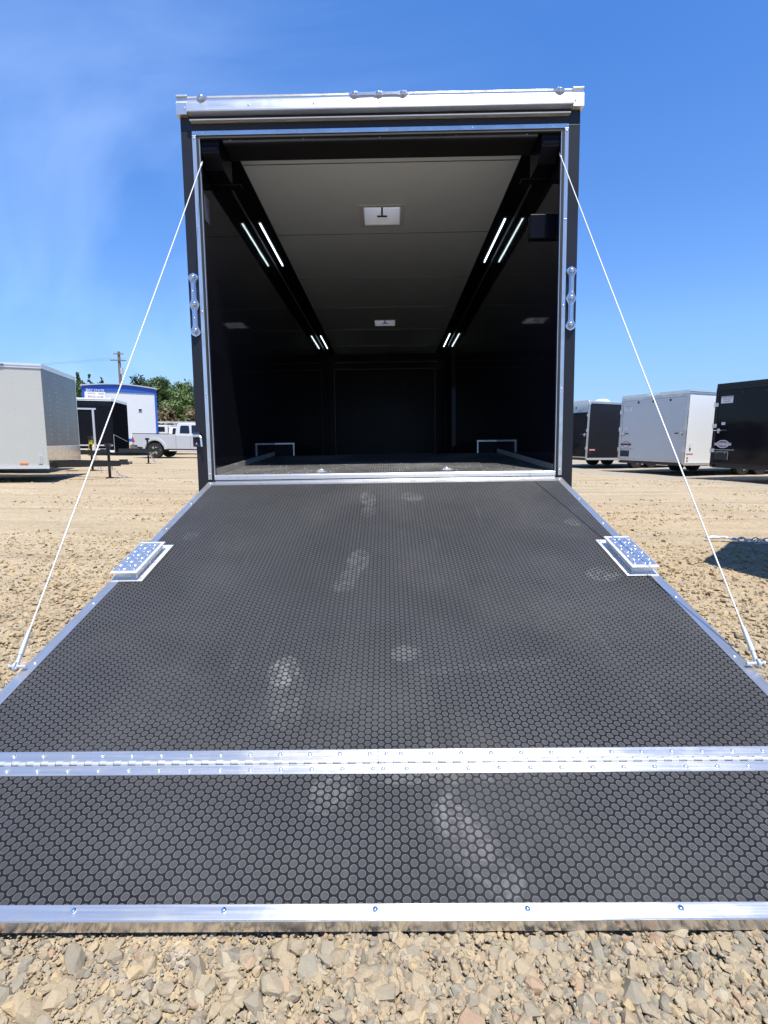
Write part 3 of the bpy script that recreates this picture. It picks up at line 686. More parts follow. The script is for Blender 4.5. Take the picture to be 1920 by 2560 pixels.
#==PART4==
# ------------------------------------------------------------------ neighbouring trailers
def wheel(root, x, y, r, sgn, rim='galv', wd=.2, name='wheel', spokes=5):
    b = MB(); n = 26
    b.cyl((x, y, r), (x-sgn*wd, y, r), r, n, 0)
    w = b.build(name, ['rubber'], root, .02)
    b = MB(); b.cyl((x+sgn*.002, y, r), (x-sgn*.05, y, r), r*.60, n, 0); b.cyl((x+sgn*.006, y, r), (x-sgn*.02, y, r), r*.16, 12, 1)
    for k in range(spokes):
        a = 2*math.pi*k/spokes
        for da in (-.16, .16):
            b.box((-.006, r*.1, -.016), (.012, r*.56, .016), 1, Matrix.Translation((x+sgn*.004, y, r)) @ Matrix.Rotation(a+da, 4, 'X'))
    b.build('rim', ['black_matt', rim], w); return w
def tongue(root, L_, z, chains=True, jack=True, wd=.75):
    b = MB()
    for s in (-1, 1):
        p, q = Vector((s*wd, L_-.3, z)), Vector((s*.05, L_+1.15, z)); d = (q-p); ang = math.atan2(d.x, d.y)
        b.box((-.03, 0, -.065), (.03, d.length, .065), 0, Matrix.Translation(p) @ Matrix.Rotation(-ang, 4, 'Z'))
    b.build('tongue_frame', 'frame_black', root)
    b = MB(); b.box((-.06, L_+1.05, z-.03), (.06, L_+1.36, z+.045)); b.dome((0, L_+1.38, z-.01), .065, .06, n=12, k=3); b.box((-.02, L_+1.15, z+.045), (.02, L_+1.34, z+.10)); b.build('coupler', 'frame_black', root, .006)
    if jack:
        b = MB(); b.cyl((0, L_+.92, .03), (0, L_+.92, z+.48), .032, 12); b.cyl((0, L_+.92, .008), (0, L_+.92, .03), .09, 12)
        b.box((-.09, L_+.86, z+.40), (.09, L_+.98, z+.48)); b.tube([(0.05, L_+.92, z+.45), (.15, L_+.92, z+.45), (.15, L_+.92, z+.34)], .010, 6); b.build('jack', 'frame_black', root)
    if chains:
        for s in (-1, 1):
            b = MB(); pts = [Vector((s*.07, L_+.95, z-.05)), Vector((s*.12, L_+1.05, z-.2)), Vector((s*.13, L_+1.12, .06)), Vector((s*.10, L_+1.3, .02))]
            cur = pts[0]; k = 0; d = .035
            for p, q in zip(pts[:-1], pts[1:]):
                m = max(2, int((q-p).length/d))
                for i in range(m):
                    c = p.lerp(q, (i+.5)/m); t = (q-p).normalized(); u, v, _ = frame_from(t); b.torus(c, u if k % 2 else v, .017, .005, 8, 5, 0); k += 1
            b.build('safety_chain', 'galv', root)
def cargo(name, label, loc, deg, W_, L_, z0, z1, side, rear, front, rail='alu_matt', group='enclosed trailers parked on the lot', axle=None, guard=None, do_front=True, do_rear=True, tong=True):
    root = empty(name, loc, R_(deg), label, 'trailer', group); h = W_/2; zr = z1-.10; wz = .30
    b = MB(); b.box((-h+.01, .03, z0+.08), (h-.01, L_-.02, zr))
    b.build('body_shell', side, root)
    b = MB(); b.box((-h+.02, .05, z0-.02), (h-.02, L_-.05, z0+.079)); b.build('chassis', 'frame_black', root)
    b = MB()      # roof rails, lightly crowned roof
    for s in (-1, 1):
        x0, x1 = sorted((s*(h+.006), s*(h-.05))); b.box((x0, -.004, zr+.002), (x1, L_+.004, z1)); b.box((x0 if s > 0 else x0-.012, -.002, zr+.055), (x1+.012 if s > 0 else x1, L_+.002, zr+.068))
    b.box((-h+.05, -.004, zr+.002), (h-.05, .04, z1)); b.box((-h+.05, L_-.04, zr+.002), (h-.05, L_+.004, z1)); b.build('roof_rail', rail, root)
    b = MB(); b.box((-h+.05, .04, z1-.03), (h-.05, L_-.04, z1-.004)); b.build('roof', 'white_paint', root)
    for s in (-1, 1):
        x0, x1 = sorted((s*(h+.004), s*(h-.009))); b = MB(); b.box((x0, .0, z0), (x1, L_, z0+.078)); b.build('bottom_rail', rail, root)
    for y in ([L_*.5-.42, L_*.5+.42] if axle is None else axle):
        for s in (-1, 1): wheel(root, s*(h-.01), y, wz+.02, s)
    if tong: tongue(root, L_, z0+.06, wd=h*.62)
    return root, h, zr
def rear_dress(root, h, z0, zr, skin, trim, hinges=True, handles=True, decal=True, lights=True):
    b = MB(); b.box((-h+.075, -.004, z0+.12), (h-.075, .028, zr-.082)); dr = b.build('rear_door', skin, root, .006)
    b = MB()
    for s in (-1, 1):
        x0, x1 = sorted((s*h, s*(h-.07))); b.box((x0, -.010, z0+.03), (x1, .029, zr)); x0, x1 = sorted((s*(h+.006), s*(h-.012))); b.box((x0, -.022, z0+.05), (x1, -.010, zr-.02))
    b.box((-h+.07, -.010, z0+.079), (h-.07, .029, z0+.115)); b.box((-h+.07, -.012, zr-.078), (h-.07, .029, zr-.001)); b.box((-h, -.035, zr-.006), (h, -.013, zr+.012)); b.build('door_frame', trim, root, .003)
    if hinges:
        for s in (-1, 1):
            for z in (z0+.45, (z0+zr)/2+.05, zr-.45):
                b = MB(); x0, x1 = sorted((s*(h+.02), s*(h-.09))); b.box((x0, -.030, z-.05), (x1, -.011, z+.05)); b.cyl((s*(h+.01), -.03, z-.07), (s*(h+.01), -.03, z+.07), .016, 8); b.build('hinge', 'galv', root)
    if handles:
        for s in (-1, 1):
            zc = z0+.98; b = MB()
            x0, x1 = sorted((s*(h-.02), s*(h-.38))); b.cyl((x0, -.035, zc), (x1, -.035, zc), .011, 8, 0)
            x0, x1 = sorted((s*(h-.24), s*(h-.38))); b.cyl((x0, -.035, zc), (x1, -.035, zc), .017, 8, 1)
            b.box((s*(h-.16)-.02, -.045, zc-.07), (s*(h-.16)+.02, -.006, zc+.05), 0); b.build('cam_bar', ['galv', 'black_matt'], dr)
    if lights:
        for x in (-.45*h, 0, .5*h):
            b = MB(); b.dome((x, -.006, zr-.16), .038, .02, (0, -1, 0), 12, 3); b.build('marker_light', 'black_matt', dr)
XF = Matrix(((1, 0, 0), (0, 0, -1), (0, 1, 0))).to_4x4()
def decals(root, h, z0, zr, y=-.0045, light=False):
    ink, pale = ('ink_dark', 'sticker')
    T = lambda x, z, d=0: Matrix.Translation((x, y-.002-d, z)) @ XF
    # round badge with the maker's banner
    b = MB(); X = T(-h+.30, z0+.62); b.prism([(.17*math.cos(a*.2618), .105*math.sin(a*.2618)) for a in range(24)], 'z', 0, .002, 0 if not light else 1, X)
    b.prism([(.15*math.cos(a*.2618), .088*math.sin(a*.2618)) for a in range(24)], 'z', .002, .003, 1 if not light else 3, X)
    b.box((-.225, -.035, .003), (.225, .032, .004), 0 if not light else 1, X)
    b.text('CARGO MATE', .072, X @ Matrix.Translation((0, -.002, .006)), 2 if not light else 2, .001, .95)
    b.text('ENCLOSED', .035, X @ Matrix.Translation((0, .055, .005)), 0, .0008)
    b.build('badge', ['ink_dark', 'sticker', 'ink_red', 'ink_grey'], root)
    b = MB(); b.text('WWW.CARGOMATETRAILERS.COM', .038, T(-h+.33, z0+.465), 0, .001, .92); b.build('web_address', 'sticker' if light else 'ink_grey', root)
    b = MB(); X = T(-h+.27, z0+.31); b.box((-.19, -.105, 0), (.19, .105, .004), 0, X)
    if light: b.box((-.20, .098, .004), (.20, .108, .006), 1, X); b.box((.19, -.10, .004), (.20, .098, .006), 1, X)
    for s in (-.11, .11): b.dome((s, .075, .004), .010, .006, n=8, k=2, m=1, X=X)
    b.build('plate_holder', ['black_matt', 'galv'], root, .004)
    b = MB(); X = T(-h+.30, zr-.33); b.box((-.16, -.09, 0), (.16, .09, .002), 1, X); b.box((-.15, .060, .002), (.15, .08, .003), 0, X)
    b.text('VALLEY', .075, X @ Matrix.Translation((0, .018, .003)), 0, .0008); b.text('TRAILERS', .05, X @ Matrix.Translation((0, -.045, .003)), 0, .0008, 1.0)
    b.build('dealer_sticker', ['ink_grey', 'sticker', 'ink_red'], root)
    b = MB(); X = T(-h+.26, z0+1.16); b.box((-.05, -.035, 0), (.05, .035, .002), 0, X); b.box((-.035, .005, .002), (.035, .012, .003), 1, X); b.build('warning_label', ['sticker', 'ink_grey'], root)

# right: black trailer partly behind the open one
root, h, zr = cargo('enclosed_trailer', 'black trailer with rounded bright roof corner and white roof vent, beside the open trailer', (7.30, 17.55, 0), -69, 2.56, 6.0, .33, 2.60, 'black_paint', '', '', 'alu_matt')
rear_dress(root, h, .33, zr, 'black_gloss', 'alu_z', lights=False)
b = MB(); b.box((-h+.03, -.016, zr-.33), (h-.075, -.0102, zr-.02)); b.dome((.55, -.016, zr-.14), .035, .02, (0, -1, 0), 12, 3, 1); b.dome((.75, -.016, zr-.26), .022, .01, (0, -1, 0), 10, 2, 1); b.build('upper_band', ['mirror_guard', 'black_matt'], root)
pr = [(-h-.006, zr-.04)] + [(-h+.10-.106*math.cos(a*math.pi/16), zr-.02+.14*math.sin(a*math.pi/16)) for a in range(9)] + [(h-.10+.106*math.sin(a*math.pi/16), zr-.02+.14*math.cos(a*math.pi/16)) for a in range(9)] + [(h+.006, zr-.04)]
b = MB(); b.prism(pr, 'y', -.03, .06); b.build('rounded_cap', 'alu_matt', root)
b = MB(); b.dome((h-.55, 1.1, 2.61), .30, .13, n=20, k=4); b.build('roof_vent', 'white_paint', root)
b = MB(); b.box((h+.0005, .10, .33+.36), (h+.003, .38, .33+.42), 0); b.build('reflector_strip', ['pink_red', 'red'], root)
b = MB(); b.dome((h-.009, .14, .33+.26), .03, .02, (1, 0, 0), 10, 2); b.build('marker_light', 'red', root)
# right: the silver and white one
root, h, zr = cargo('enclosed_trailer', 'trailer with silver blue rear door and white side, between two black trailers', (8.60, 13.28, 0), -69, 2.57, 6.2, .33, 2.60, 'white_paint', '', '', 'alu_matt')
rear_dress(root, h, .33, zr, 'silver_blue', 'alu_z'); decals(root, h, .33, zr)
b = MB(); b.box((h-.0098, .18, .86), (h+.004, .25, 1.02), 0); b.box((h-.0098, .19, .80), (h+.006, .24, .86), 1); b.build('side_label', ['sticker', 'ink_dark'], root)
b = MB(); b.box((h-.0098, .08, .66), (h-.005, .36, .70), 0); b.build('reflector_strip', 'pink_red', root)
for z, k in ((.56, 'ink_dark'), (.47, 'red')): b = MB(); b.dome((h-.0098, .14, z), .028, .02, (1, 0, 0), 10, 2); b.build('marker_light', k, root)
b = MB(); b.box((-.22, -.03, zr+.02), (.22, -.005, zr+.075)); [b.dome((x, -.03, zr+.048), .028, .02, (0, -1, 0), 10, 3) for x in (-.17, 0, .17)]; b.build('marker_light', 'chrome', root)
# right edge: glossy black one
root, h, zr = cargo('enclosed_trailer', 'glossy black trailer cut by the right edge, silver badge on its rear door', (9.30, 9.25, 0), -69, 2.57, 6.2, .37, 2.58, 'black_gloss', '', '', 'black_paint')
rear_dress(root, h, .37, zr, 'black_gloss', 'black_paint', hinges=True); decals(root, h, .37, zr, light=True)
# just outside the frame on the right: the blunt nose that throws the wedge shadow
b = MB(); nose = empty('wedge_nose_trailer', (2.93, -.20, 0), 0, 'black wedge nosed trailer standing beside the ramp, beyond the right edge', 'trailer', 'enclosed trailers parked on the lot')
b.prism([(0, 0), (.86, -1.06), (5.5, -1.25), (5.5, 1.0), (.93, 1.0)], 'z', .42, 2.37); b.build('body_shell', 'black_paint', nose, .02)
b = MB(); b.prism([(-.012, 0), (.85, -1.075), (5.51, -1.265), (5.51, 1.012), (.92, 1.012)], 'z', 2.372, 2.46); b.build('roof_rail', 'alu_matt', nose)
for y in (-1.0, .85):
    wheel(nose, 3.0, y, .34, 1) if 0 else None
    b = MB(); b.cyl((3.0, y-.1, .35), (3.0, y+.1, .35), .34, 24); b.build('wheel', 'rubber', nose, .02)
    b = MB(); b.cyl((4.0, y-.1, .35), (4.0, y+.1, .35), .34, 24); b.build('wheel', 'rubber', nose, .02)
# chain lying on the ground there
b = MB(); k = 0
for strand in range(2):
    pts = [Vector((3.48, 1.66-.03*strand, .035)), Vector((3.62, 1.60-.10*strand, .035)), Vector((3.80, 1.60-.18*strand, .035)), Vector((4.3, 1.40-.28*strand, .035)), Vector((5.0, 1.25-.3*strand, .035))]
    for p, q in zip(pts[:-1], pts[1:]):
        m = max(2, int((q-p).length/.052))
        for i in range(m):
            c = p.lerp(q, (i+.5)/m); t = (q-p).normalized(); u, v, _ = frame_from(t)
            A = Matrix.Translation(c) @ t.to_track_quat('X', 'Z').to_matrix().to_4x4() @ Matrix.Rotation(math.pi/2*(k % 2)*.8+.2, 4, 'X') @ Matrix.Diagonal((1.45, 1, 1, 1)); b.torus((0, 0, 0), (0, 0, 1), .021, .0055, 12, 6, 0, A); k += 1
hk = [Vector((3.46, 1.655, .045)), Vector((3.42, 1.66, .045)), Vector((3.31, 1.685, .045)), Vector((3.26, 1.67, .045)), Vector((3.255, 1.635, .045)), Vector((3.29, 1.615, .045)), Vector((3.36, 1.62, .045))]
b.tube(hk, .012, 8, 0); b.torus((3.455, 1.65, .045), (0, 0, 1), .022, .008, 14, 6, 0)
b.v = [(p[0], p[1]-.09, p[2]) for p in b.v]
tag(b.build('chain', 'galv'), 'galvanized safety chain with a hook lying on the dirt inside the dark wedge shadow', 'chain')

# left: pewter trailer with a polished stone guard
root, h, zr = cargo('enclosed_trailer', 'pewter grey trailer with darker riveted nose and polished stone guard, cut by the left edge', (-13.45, 6.90, 0), -73.4, 2.35, 6.0, .31, 2.53, 'grey_paint', '', '', 'alu_matt', axle=[2.2, 3.0])
fy = 6.0
b = MB(); b.box((-h+.02, fy-.019, .80), (h-.004, fy-.002, zr-.004)); b.build('nose_panel', 'grey_front', root)
b = MB(); b.box((-h+.01, fy-.019, .33), (h-.002, fy+.004, .785)); b.box((-h+.01, fy-.018, .786), (h-.002, fy+.008, .799), 1); b.build('stone_guard', ['mirror_guard', 'chrome'], root)
b = MB()
x0 = -h; b.box((x0-.004, fy-.02, .33), (x0+.045, fy+.003, zr)); b.build('corner_post', 'alu_z', root)
b = MB()
for x in (-.85, -.30, .35, .85):
    for k in range(15): b.dome((x, fy-.002, .95+k*.105), .009, .006, (0, 1, 0), 6, 2)
for y in (5.90, 5.45, 4.9, 4.3, 3.6):
    for k in range(19): b.dome((h-.0099, y, .45+k*.105), .010, .005, (1, 0, 0), 6, 2)
b.build('rivet_rows', 'galv', root)['kind'] = 'stuff'
b = MB(); b.box((h-.0099, 5.45, .40), (h+.012, 5.60, .44)); b.build('marker_light', 'orange', root, .003)
b = MB(); b.dome((h+.004, 5.25, zr+.05), .03, .03, (1, 0, 0), 8, 2); b.box((h, 5.18, zr+.03), (h+.02, 5.32, zr+.07)); b.build('marker_light', 'steel_dark', root)
b = MB(); b.box((h-.0099, 5.80, .42), (h+.01, 5.88, .60)); b.cyl((h+.01, 5.84, .42), (h+.01, 5.84, .60), .012, 8); b.build('guard_bracket', 'galv', root)
b = MB(); b.box((h-.0099, 2.9, .52), (h+.004, 4.86, 2.25), 0); sd = b.build('side_door', 'silver_blue', root, .004)
b = MB(); b.cyl((h+.04, 4.3, .79), (h+.04, 4.93, .79), .020, 10); b.box((h+.004, 4.86, .70), (h+.06, 4.93, .82)); b.box((h+.004, 4.75, .45), (h+.02, 4.88, .57)); b.build('cam_bar', 'galv', sd, .004)
# left, second row: pale trailer, only a sliver of its nose, with its own tongue gear
root, h, zr = cargo('enclosed_trailer', 'pale trailer mostly hidden behind the pewter trailer, only a strip of nose showing', (-14.45, 10.10, 0), -73.4, 2.0, 4.85, .50, 2.30, 'pale_blue_paint', '', '', 'alu_matt')
b = MB(); b.box((-h+.02, 4.832, .70), (h-.02, 4.853, zr-.004)); b.build('nose_panel', 'pale_blue_paint', root)
b = MB(); b.dome((0, 5.77, .90), .06, .05, n=12, k=4); b.cyl((0, 5.77, .80), (0, 5.77, .90), .06, 12); b.prism([(5.70, .70), (5.60, .60), (5.66, .60), (5.80, .80), (5.70, .80)], 'x', -.12, -.02); b.box((-.05, 5.82, .66), (.0, 5.90, .82)); b.build('jack_head', 'yellow', root)
b = MB(); b.box((-.25, 5.02, .63), (.15, 5.32, .84)); b.box((-.27, 5.0, .84), (.17, 5.34, .88)); b.build('battery_box', 'black_matt', root, .01)
b = MB(); b.cyl((.24, 5.9, .62), (.24, 5.9, .76), .05, 12); b.cyl((.24, 5.9, .76), (.24, 5.9, .80), .025, 10); b.build('white_jug', 'white_plastic', root)
# left, third: black trailer with a side door framed in bright metal
root, h, zr = cargo('enclosed_trailer', 'small black trailer with bright framed side door, in front of the blue and white office', (-15.05, 15.10, 0), -76.5, 2.15, 4.85, .47, 2.42, 'black_gloss', '', '', 'white_paint', axle=[1.2, 1.95])
b = MB(); X0 = h-.0099
b.box((X0, 1.82, .74), (h+.008, 3.60, .79), 0) if 0 else None
for y in (2.70, 4.22): b.box((X0, y-.035, .62), (h+.012, y+.035, 2.0))
b.box((X0, 2.60, 2.002), (h+.012, 4.32, 2.06)); b.box((X0, 2.736, .70), (h+.010, 4.184, .75)); b.box((X0, 4.256, .70), (h+.010, 4.82, .75))
b.build('door_frame', 'alu_matt', root)
b = MB(); b.box((h, 2.80, 1.45), (h+.012, 2.95, 1.50)); b.cyl((h, 2.86, 1.25), (h+.03, 2.86, 1.25), .04, 10); b.build('door_lock', 'chrome', root)
b = MB(); b.box((-h+.02, 4.832, .50), (h-.01, 4.853, zr-.004)); b.build('nose_panel', 'black_flat', root)
b = MB()
for p, q in (((h-.01, 1.12), (-h+.3, .86)),):
    b.cyl((p[0], 4.857, p[1]), (q[0], 4.857, q[1]), .008, 6)
b.cyl((h-.012, 4.857, .50), (h-.012, 4.857, 1.12), .008, 6); b.build('guard_edge', 'galv', root)
b = MB(); b.box((h, 3.7, .50), (h+.25, 4.7, .60)); b.build('step', 'white_plastic', root, .005)

# ------------------------------------------------------------------ blue and white site office on wheels
root = empty('site_office', (-15.38, 25.98, 0), R_(28), 'white mobile office with blue arched roof edge and corner trims behind the black trailer', 'mobile office')
hw = 1.90; b = MB(); b.box((-hw+.05, .03, .98), (hw-.05, 9, 3.66)); b.build('wall', 'office_white', root)
arch = [(-hw, 3.60)] + [(-hw+2*hw*i/14, 3.86+.16*math.sin(math.pi*i/14)) for i in range(15)] + [(hw, 3.60)]
b = MB(); b.prism(arch, 'y', 0, 9.05); b.build('fascia', 'office_blue', root)
ar2 = [(-hw-.06, 3.87)] + [(-hw-.06+(2*hw+.12)*i/14, 3.925+.16*math.sin(math.pi*i/14)) for i in range(15)] + [(hw+.06, 3.87)] + [(-hw+2*hw*i/14, 3.865+.16*math.sin(math.pi*i/14)) for i in range(14, -1, -1)]
b = MB(); b.prism(ar2, 'y', -.08, 9.1); b.build('roof', 'galv', root)
for s in (-1, 1):
    x0, x1 = sorted((s*hw, s*(hw-.11))); b = MB(); b.box((x0, -.005, .97), (x1, .12, 3.595)); b.build('corner_trim', 'office_blue', root)
b = MB(); b.box((-hw, .0, .80), (hw, 8.99, .965)); b.build('skirt', 'office_blue', root)
b = MB(); b.box((.9, .0, 2.55), (1.08, .028, 2.72), 0); b.box((.92, -.004, 2.57), (1.06, 0, 2.70), 1); b.build('vent', ['galv', 'ink_dark'], root)
for y in (3.5, 4.6):
    for s in (-1, 1): wheel(root, s*1.9, y, .42, s)
X = Matrix.Translation((-1.24, -.03, 3.42)) @ XF
b = MB(); b.box((-.50, -.23, 0), (.50, .14, .02), 0, X); b.box((-.50, .141, 0), (.50, .31, .02), 1, X)
b.text('BAY STATE', .19, X @ Matrix.Translation((0, .22, .024)), 2, .003, .95); b.text('LEASING', .13, X @ Matrix.Translation((-.20, .05, .024)), 3, .003, .8); b.text('800-331-6128', .14, X @ Matrix.Translation((0, -.13, .024)), 4, .003, .95)
b.text('MOBILE', .11, X @ Matrix.Translation((.29, .05, .024)), 4, .003, .8)
sg = b.build('rental_sign', ['white_paint', 'office_blue', 'white_paint', 'pink_red', 'ink_grey'], root)

# ------------------------------------------------------------------ pickups
def arc(cx, cz, r, a0, a1, n): return [(cx+r*math.cos(R_(a0+(a1-a0)*i/n)), cz+r*math.sin(R_(a0+(a1-a0)*i/n))) for i in range(n+1)]
def pickup(label, loc, deg, skin, rack=False):
    root = empty('pickup_truck', loc, R_(deg), label, 'pickup truck', 'pickups parked behind the trailers'); hw = .90
    wr, yr, yf = .39, 1.20, 4.45; L_ = 5.35
    low = [(.10, .62), (.14, .56)] + arc(yr, .40, .50, 165, 15, 10) + [(1.75, .46), (3.90, .46)] + arc(yf, .40, .50, 165, 15, 10) + [(5.25, .52), (5.33, .62), (5.33, .92), (5.2, 1.02), (4.0, 1.14), (2.42, 1.20), (.06, 1.24), (.04, 1.18)]
    b = MB(); b.prism(low, 'x', -hw, hw); body = b.build('body', skin, root, .03)
    b = MB()
    for s in (-1, 1):
        for yc in (yr, yf):
            o = arc(yc, .40, .64, 175, 5, 12); i = arc(yc, .40, .505, 5, 175, 12); x0, x1 = sorted((s*(hw-.02), s*(hw+.05))); b.prism(o+i, 'x', x0, x1)
    b.build('fender_flare', skin, body, .012)
    cab = [(2.26, 1.19), (2.30, 1.74), (2.42, 1.80), (3.35, 1.80), (3.52, 1.74), (4.02, 1.14)]
    b = MB(); n = len(cab)
    vs = [(-hw+.03+(.16*(z-1.19)/.6), y, z) for y, z in cab] + [(hw-.03-(.16*(z-1.19)/.6), y, z) for y, z in cab]
    b.add(vs, [tuple(range(n-1, -1, -1)), tuple(range(n, 2*n))] + [(i, (i+1) % n, n+(i+1) % n, n+i) for i in range(n)]); b.build('cab', skin, root, .03)
    def sx(z, o=.003): return hw-.03-(.16*(z-1.19)/.6)+o
    def side(poly, name, m):
        for s in (-1, 1):
            b = MB(); k = len(poly); vs = [(s*sx(z, -.012), y, z) for y, z in poly]+[(s*sx(z, .004), y, z) for y, z in poly]
            b.add(vs, [tuple(range(k-1, -1, -1)), tuple(range(k, 2*k))]+[(i, (i+1) % k, k+(i+1) % k, k+i) for i in range(k)]); b.build(name, m, root, .006)
    side([(2.50, 1.27), (2.50, 1.62), (2.56, 1.68), (2.93, 1.68), (2.96, 1.64), (3.02, 1.30), (2.98, 1.26)], 'side_window', 'glass_dark')
    side([(3.12, 1.27), (3.08, 1.66), (3.12, 1.70), (3.40, 1.70), (3.52, 1.62), (3.84, 1.26)], 'side_window', 'glass_dark')
    b = MB(); b.box((-.62, 2.245, 1.30), (.62, 2.275, 1.66)); b.build('rear_window', 'glass_dark', root)
    b = MB(); b.box((-hw+.08, .10, 1.241), (hw-.08, 2.24, 1.247)); b.box((-hw-.002, .05, 1.236), (-hw+.07, 2.26, 1.256)); b.box((hw-.07, .05, 1.236), (hw+.002, 2.26, 1.256)); b.box((-hw+.08, .03, 1.22), (hw-.08, .09, 1.26)); b.build('bed_liner', 'black_matt', root)
    for s in (-1, 1):
        x0, x1 = sorted((s*(hw+.006), s*(hw-.16))); b = MB(); b.prism([(.03, .78), (.035, 1.10), (.09, 1.06), (.17, .80)], 'x', x0, x1, 0); b.build('tail_light', 'red', root, .01)
        b = MB(); x0, x1 = sorted((s*hw, s*(hw+.20))); b.box((x0, 3.55, 1.14), (x1, 3.70, 1.34)); b.build('mirror', 'black_matt', root, .03)
        b = MB(); b.box((s*hw-.003, 3.06, .50), (s*hw+.003, 3.066, 1.15)); b.box((s*hw-.003, 2.30, .50), (s*hw+.003, 2.312, 1.18)); b.build('door_gap', 'black_matt', root)
        b = MB(); b.cyl((s*(hw+.02), 1.95, .38), (s*(hw+.02), 3.7, .38), .028, 8); b.build('side_step', 'galv', root)
        for y in (yr, yf): wheel(root, s*(hw+.03), y, wr, s, 'chrome', .26, spokes=6)
    b = MB(); b.prism([(-.10, .48), (-.10, .64), (.06, .68), (.32, .66), (.28, .48)], 'x', -hw, hw); b.build('rear_bumper', 'steel_dark', root, .02)
    b = MB(); b.prism([(5.2, .40), (5.2, .68), (5.42, .66), (5.40, .42)], 'x', -hw, hw); b.build('front_bumper', skin, root, .02)
    b = MB(); b.box((-.75, .3, .38), (.75, 5.1, .60)); b.build('underbody', 'frame_black', root)
    if rack:
        b = MB()
        for s in (-1, 1):
            b.tube([(s*.85, .3, 1.24), (s*.80, .35, 1.98), (s*.80, .9, 2.06), (s*.80, 4.0, 2.06)], .028, 6); b.cyl((s*.80, 2.2, 1.24), (s*.80, 2.0, 2.06), .025, 6)
        for y in (.5, 2.0, 3.8): b.cyl((-.8, y, 2.05), (.8, y, 2.05), .025, 6)
        b.build('ladder_rack', 'galv', root)
        b = MB(); b.box((-.85, .12, 1.25), (.85, 2.2, 1.86), 0); b.box((-.856, .35, 1.42), (.856, 2.05, 1.76), 1); b.build('canopy', [skin, 'glass_dark'], root, .02)
        b = MB(); b.box((.62, .08, 1.42), (.84, .119, 1.70)); b.box((-.84, .08, 1.42), (-.62, .119, 1.70)); b.build('high_tail_light', 'red', root)
    return root
pickup('silver extended cab pickup with black wheels, its nose behind the open trailer', (-13.30, 23.75, 0), -90, 'truck_silver')
pickup('white pickup with dark canopy windows and a ladder rack, partly hidden behind the silver pickup', (-16.35, 30.0, 0), -90, 'truck_white', True)

# ------------------------------------------------------------------ utility pole, wires
root = empty('utility_pole', (-32.1, 58.2, 0), 0, 'wooden utility pole with two crossarms and insulators above the office roof', 'utility pole')
b = MB(); b.cyl((0, 0, 0), (0, 0, 11.2), .21, 12, 0, .15); b.build('pole', 'pole_wood', root)
for z, L_, dx in ((10.15, .9, -.05), (10.9, .55, 0)):
    b = MB(); X = Matrix.Rotation(R_(8), 4, 'Z'); b.box((-L_+dx, -.22, z-.05), (L_+dx, -.13, z+.05), 0, X); arm = b.build('crossarm', 'pole_wood', root)
    for k in (-.95, -.5, .5, .95): b = MB(); b.cyl((k*L_+dx, -.17, z+.07), (k*L_+dx, -.17, z+.25), .05, 8, X=X); b.build('insulator', 'galv', arm)
b = MB(); b.cyl((.28, -.1, 8.6), (.28, -.1, 9.3), .17, 12); b.build('transformer', 'galv', root)
for k, z in enumerate((10.4, 10.35)):
    b = MB(); n = 16; A_ = Vector((-32.1+(-.8+k*1.5)*.98, 58, z)); B_ = Vector((-75+k, 50, 10)); b.tube([A_.lerp(B_, i/n)-Vector((0, 0, 1.6*math.sin(math.pi*i/n))) for i in range(n+1)], .009, 4)
    tag(b.build('overhead_wire', 'steel_dark'), ('upper' if k == 0 else 'lower')+' overhead wire sagging left from the utility pole crossarm', 'wire', 'overhead wires')

# ------------------------------------------------------------------ trees
def leafmat(name, c0, c1):
    m = NT(name); ge = m.n('ShaderNodeNewGeometry'); n = m.noise(m.coord(), .8, 3)
    c = m.mix(ge.outputs['Random Per Island'], c0, c1); c = m.mix(m.rng(n, .35, .65, 0, .6), c, tuple(x*.6 for x in c0))
    m.set(Base_Color=c, Roughness=.6)
    t = m.n('ShaderNodeBsdfTranslucent'); m.l(c, t.inputs[0]); x = m.n('ShaderNodeMixShader'); x.inputs[0].default_value = .3
    m.l(m.b.outputs[0], x.inputs[1]); m.l(t.outputs[0], x.inputs[2]); m.l(x.outputs[0], m.t.nodes['Material Output'].inputs[0]); return m.m
M['leaf'] = leafmat('leaf_green', (.045, .085, .02), (.11, .17, .045)); M['leaf_dark'] = leafmat('leaf_dark', (.02, .045, .018), (.05, .085, .03)); M['leaf_bright'] = leafmat('leaf_bright', (.08, .14, .03), (.17, .24, .07)); M['leaf_dry'] = leafmat('leaf_dry', (.15, .11, .05), (.26, .21, .10))
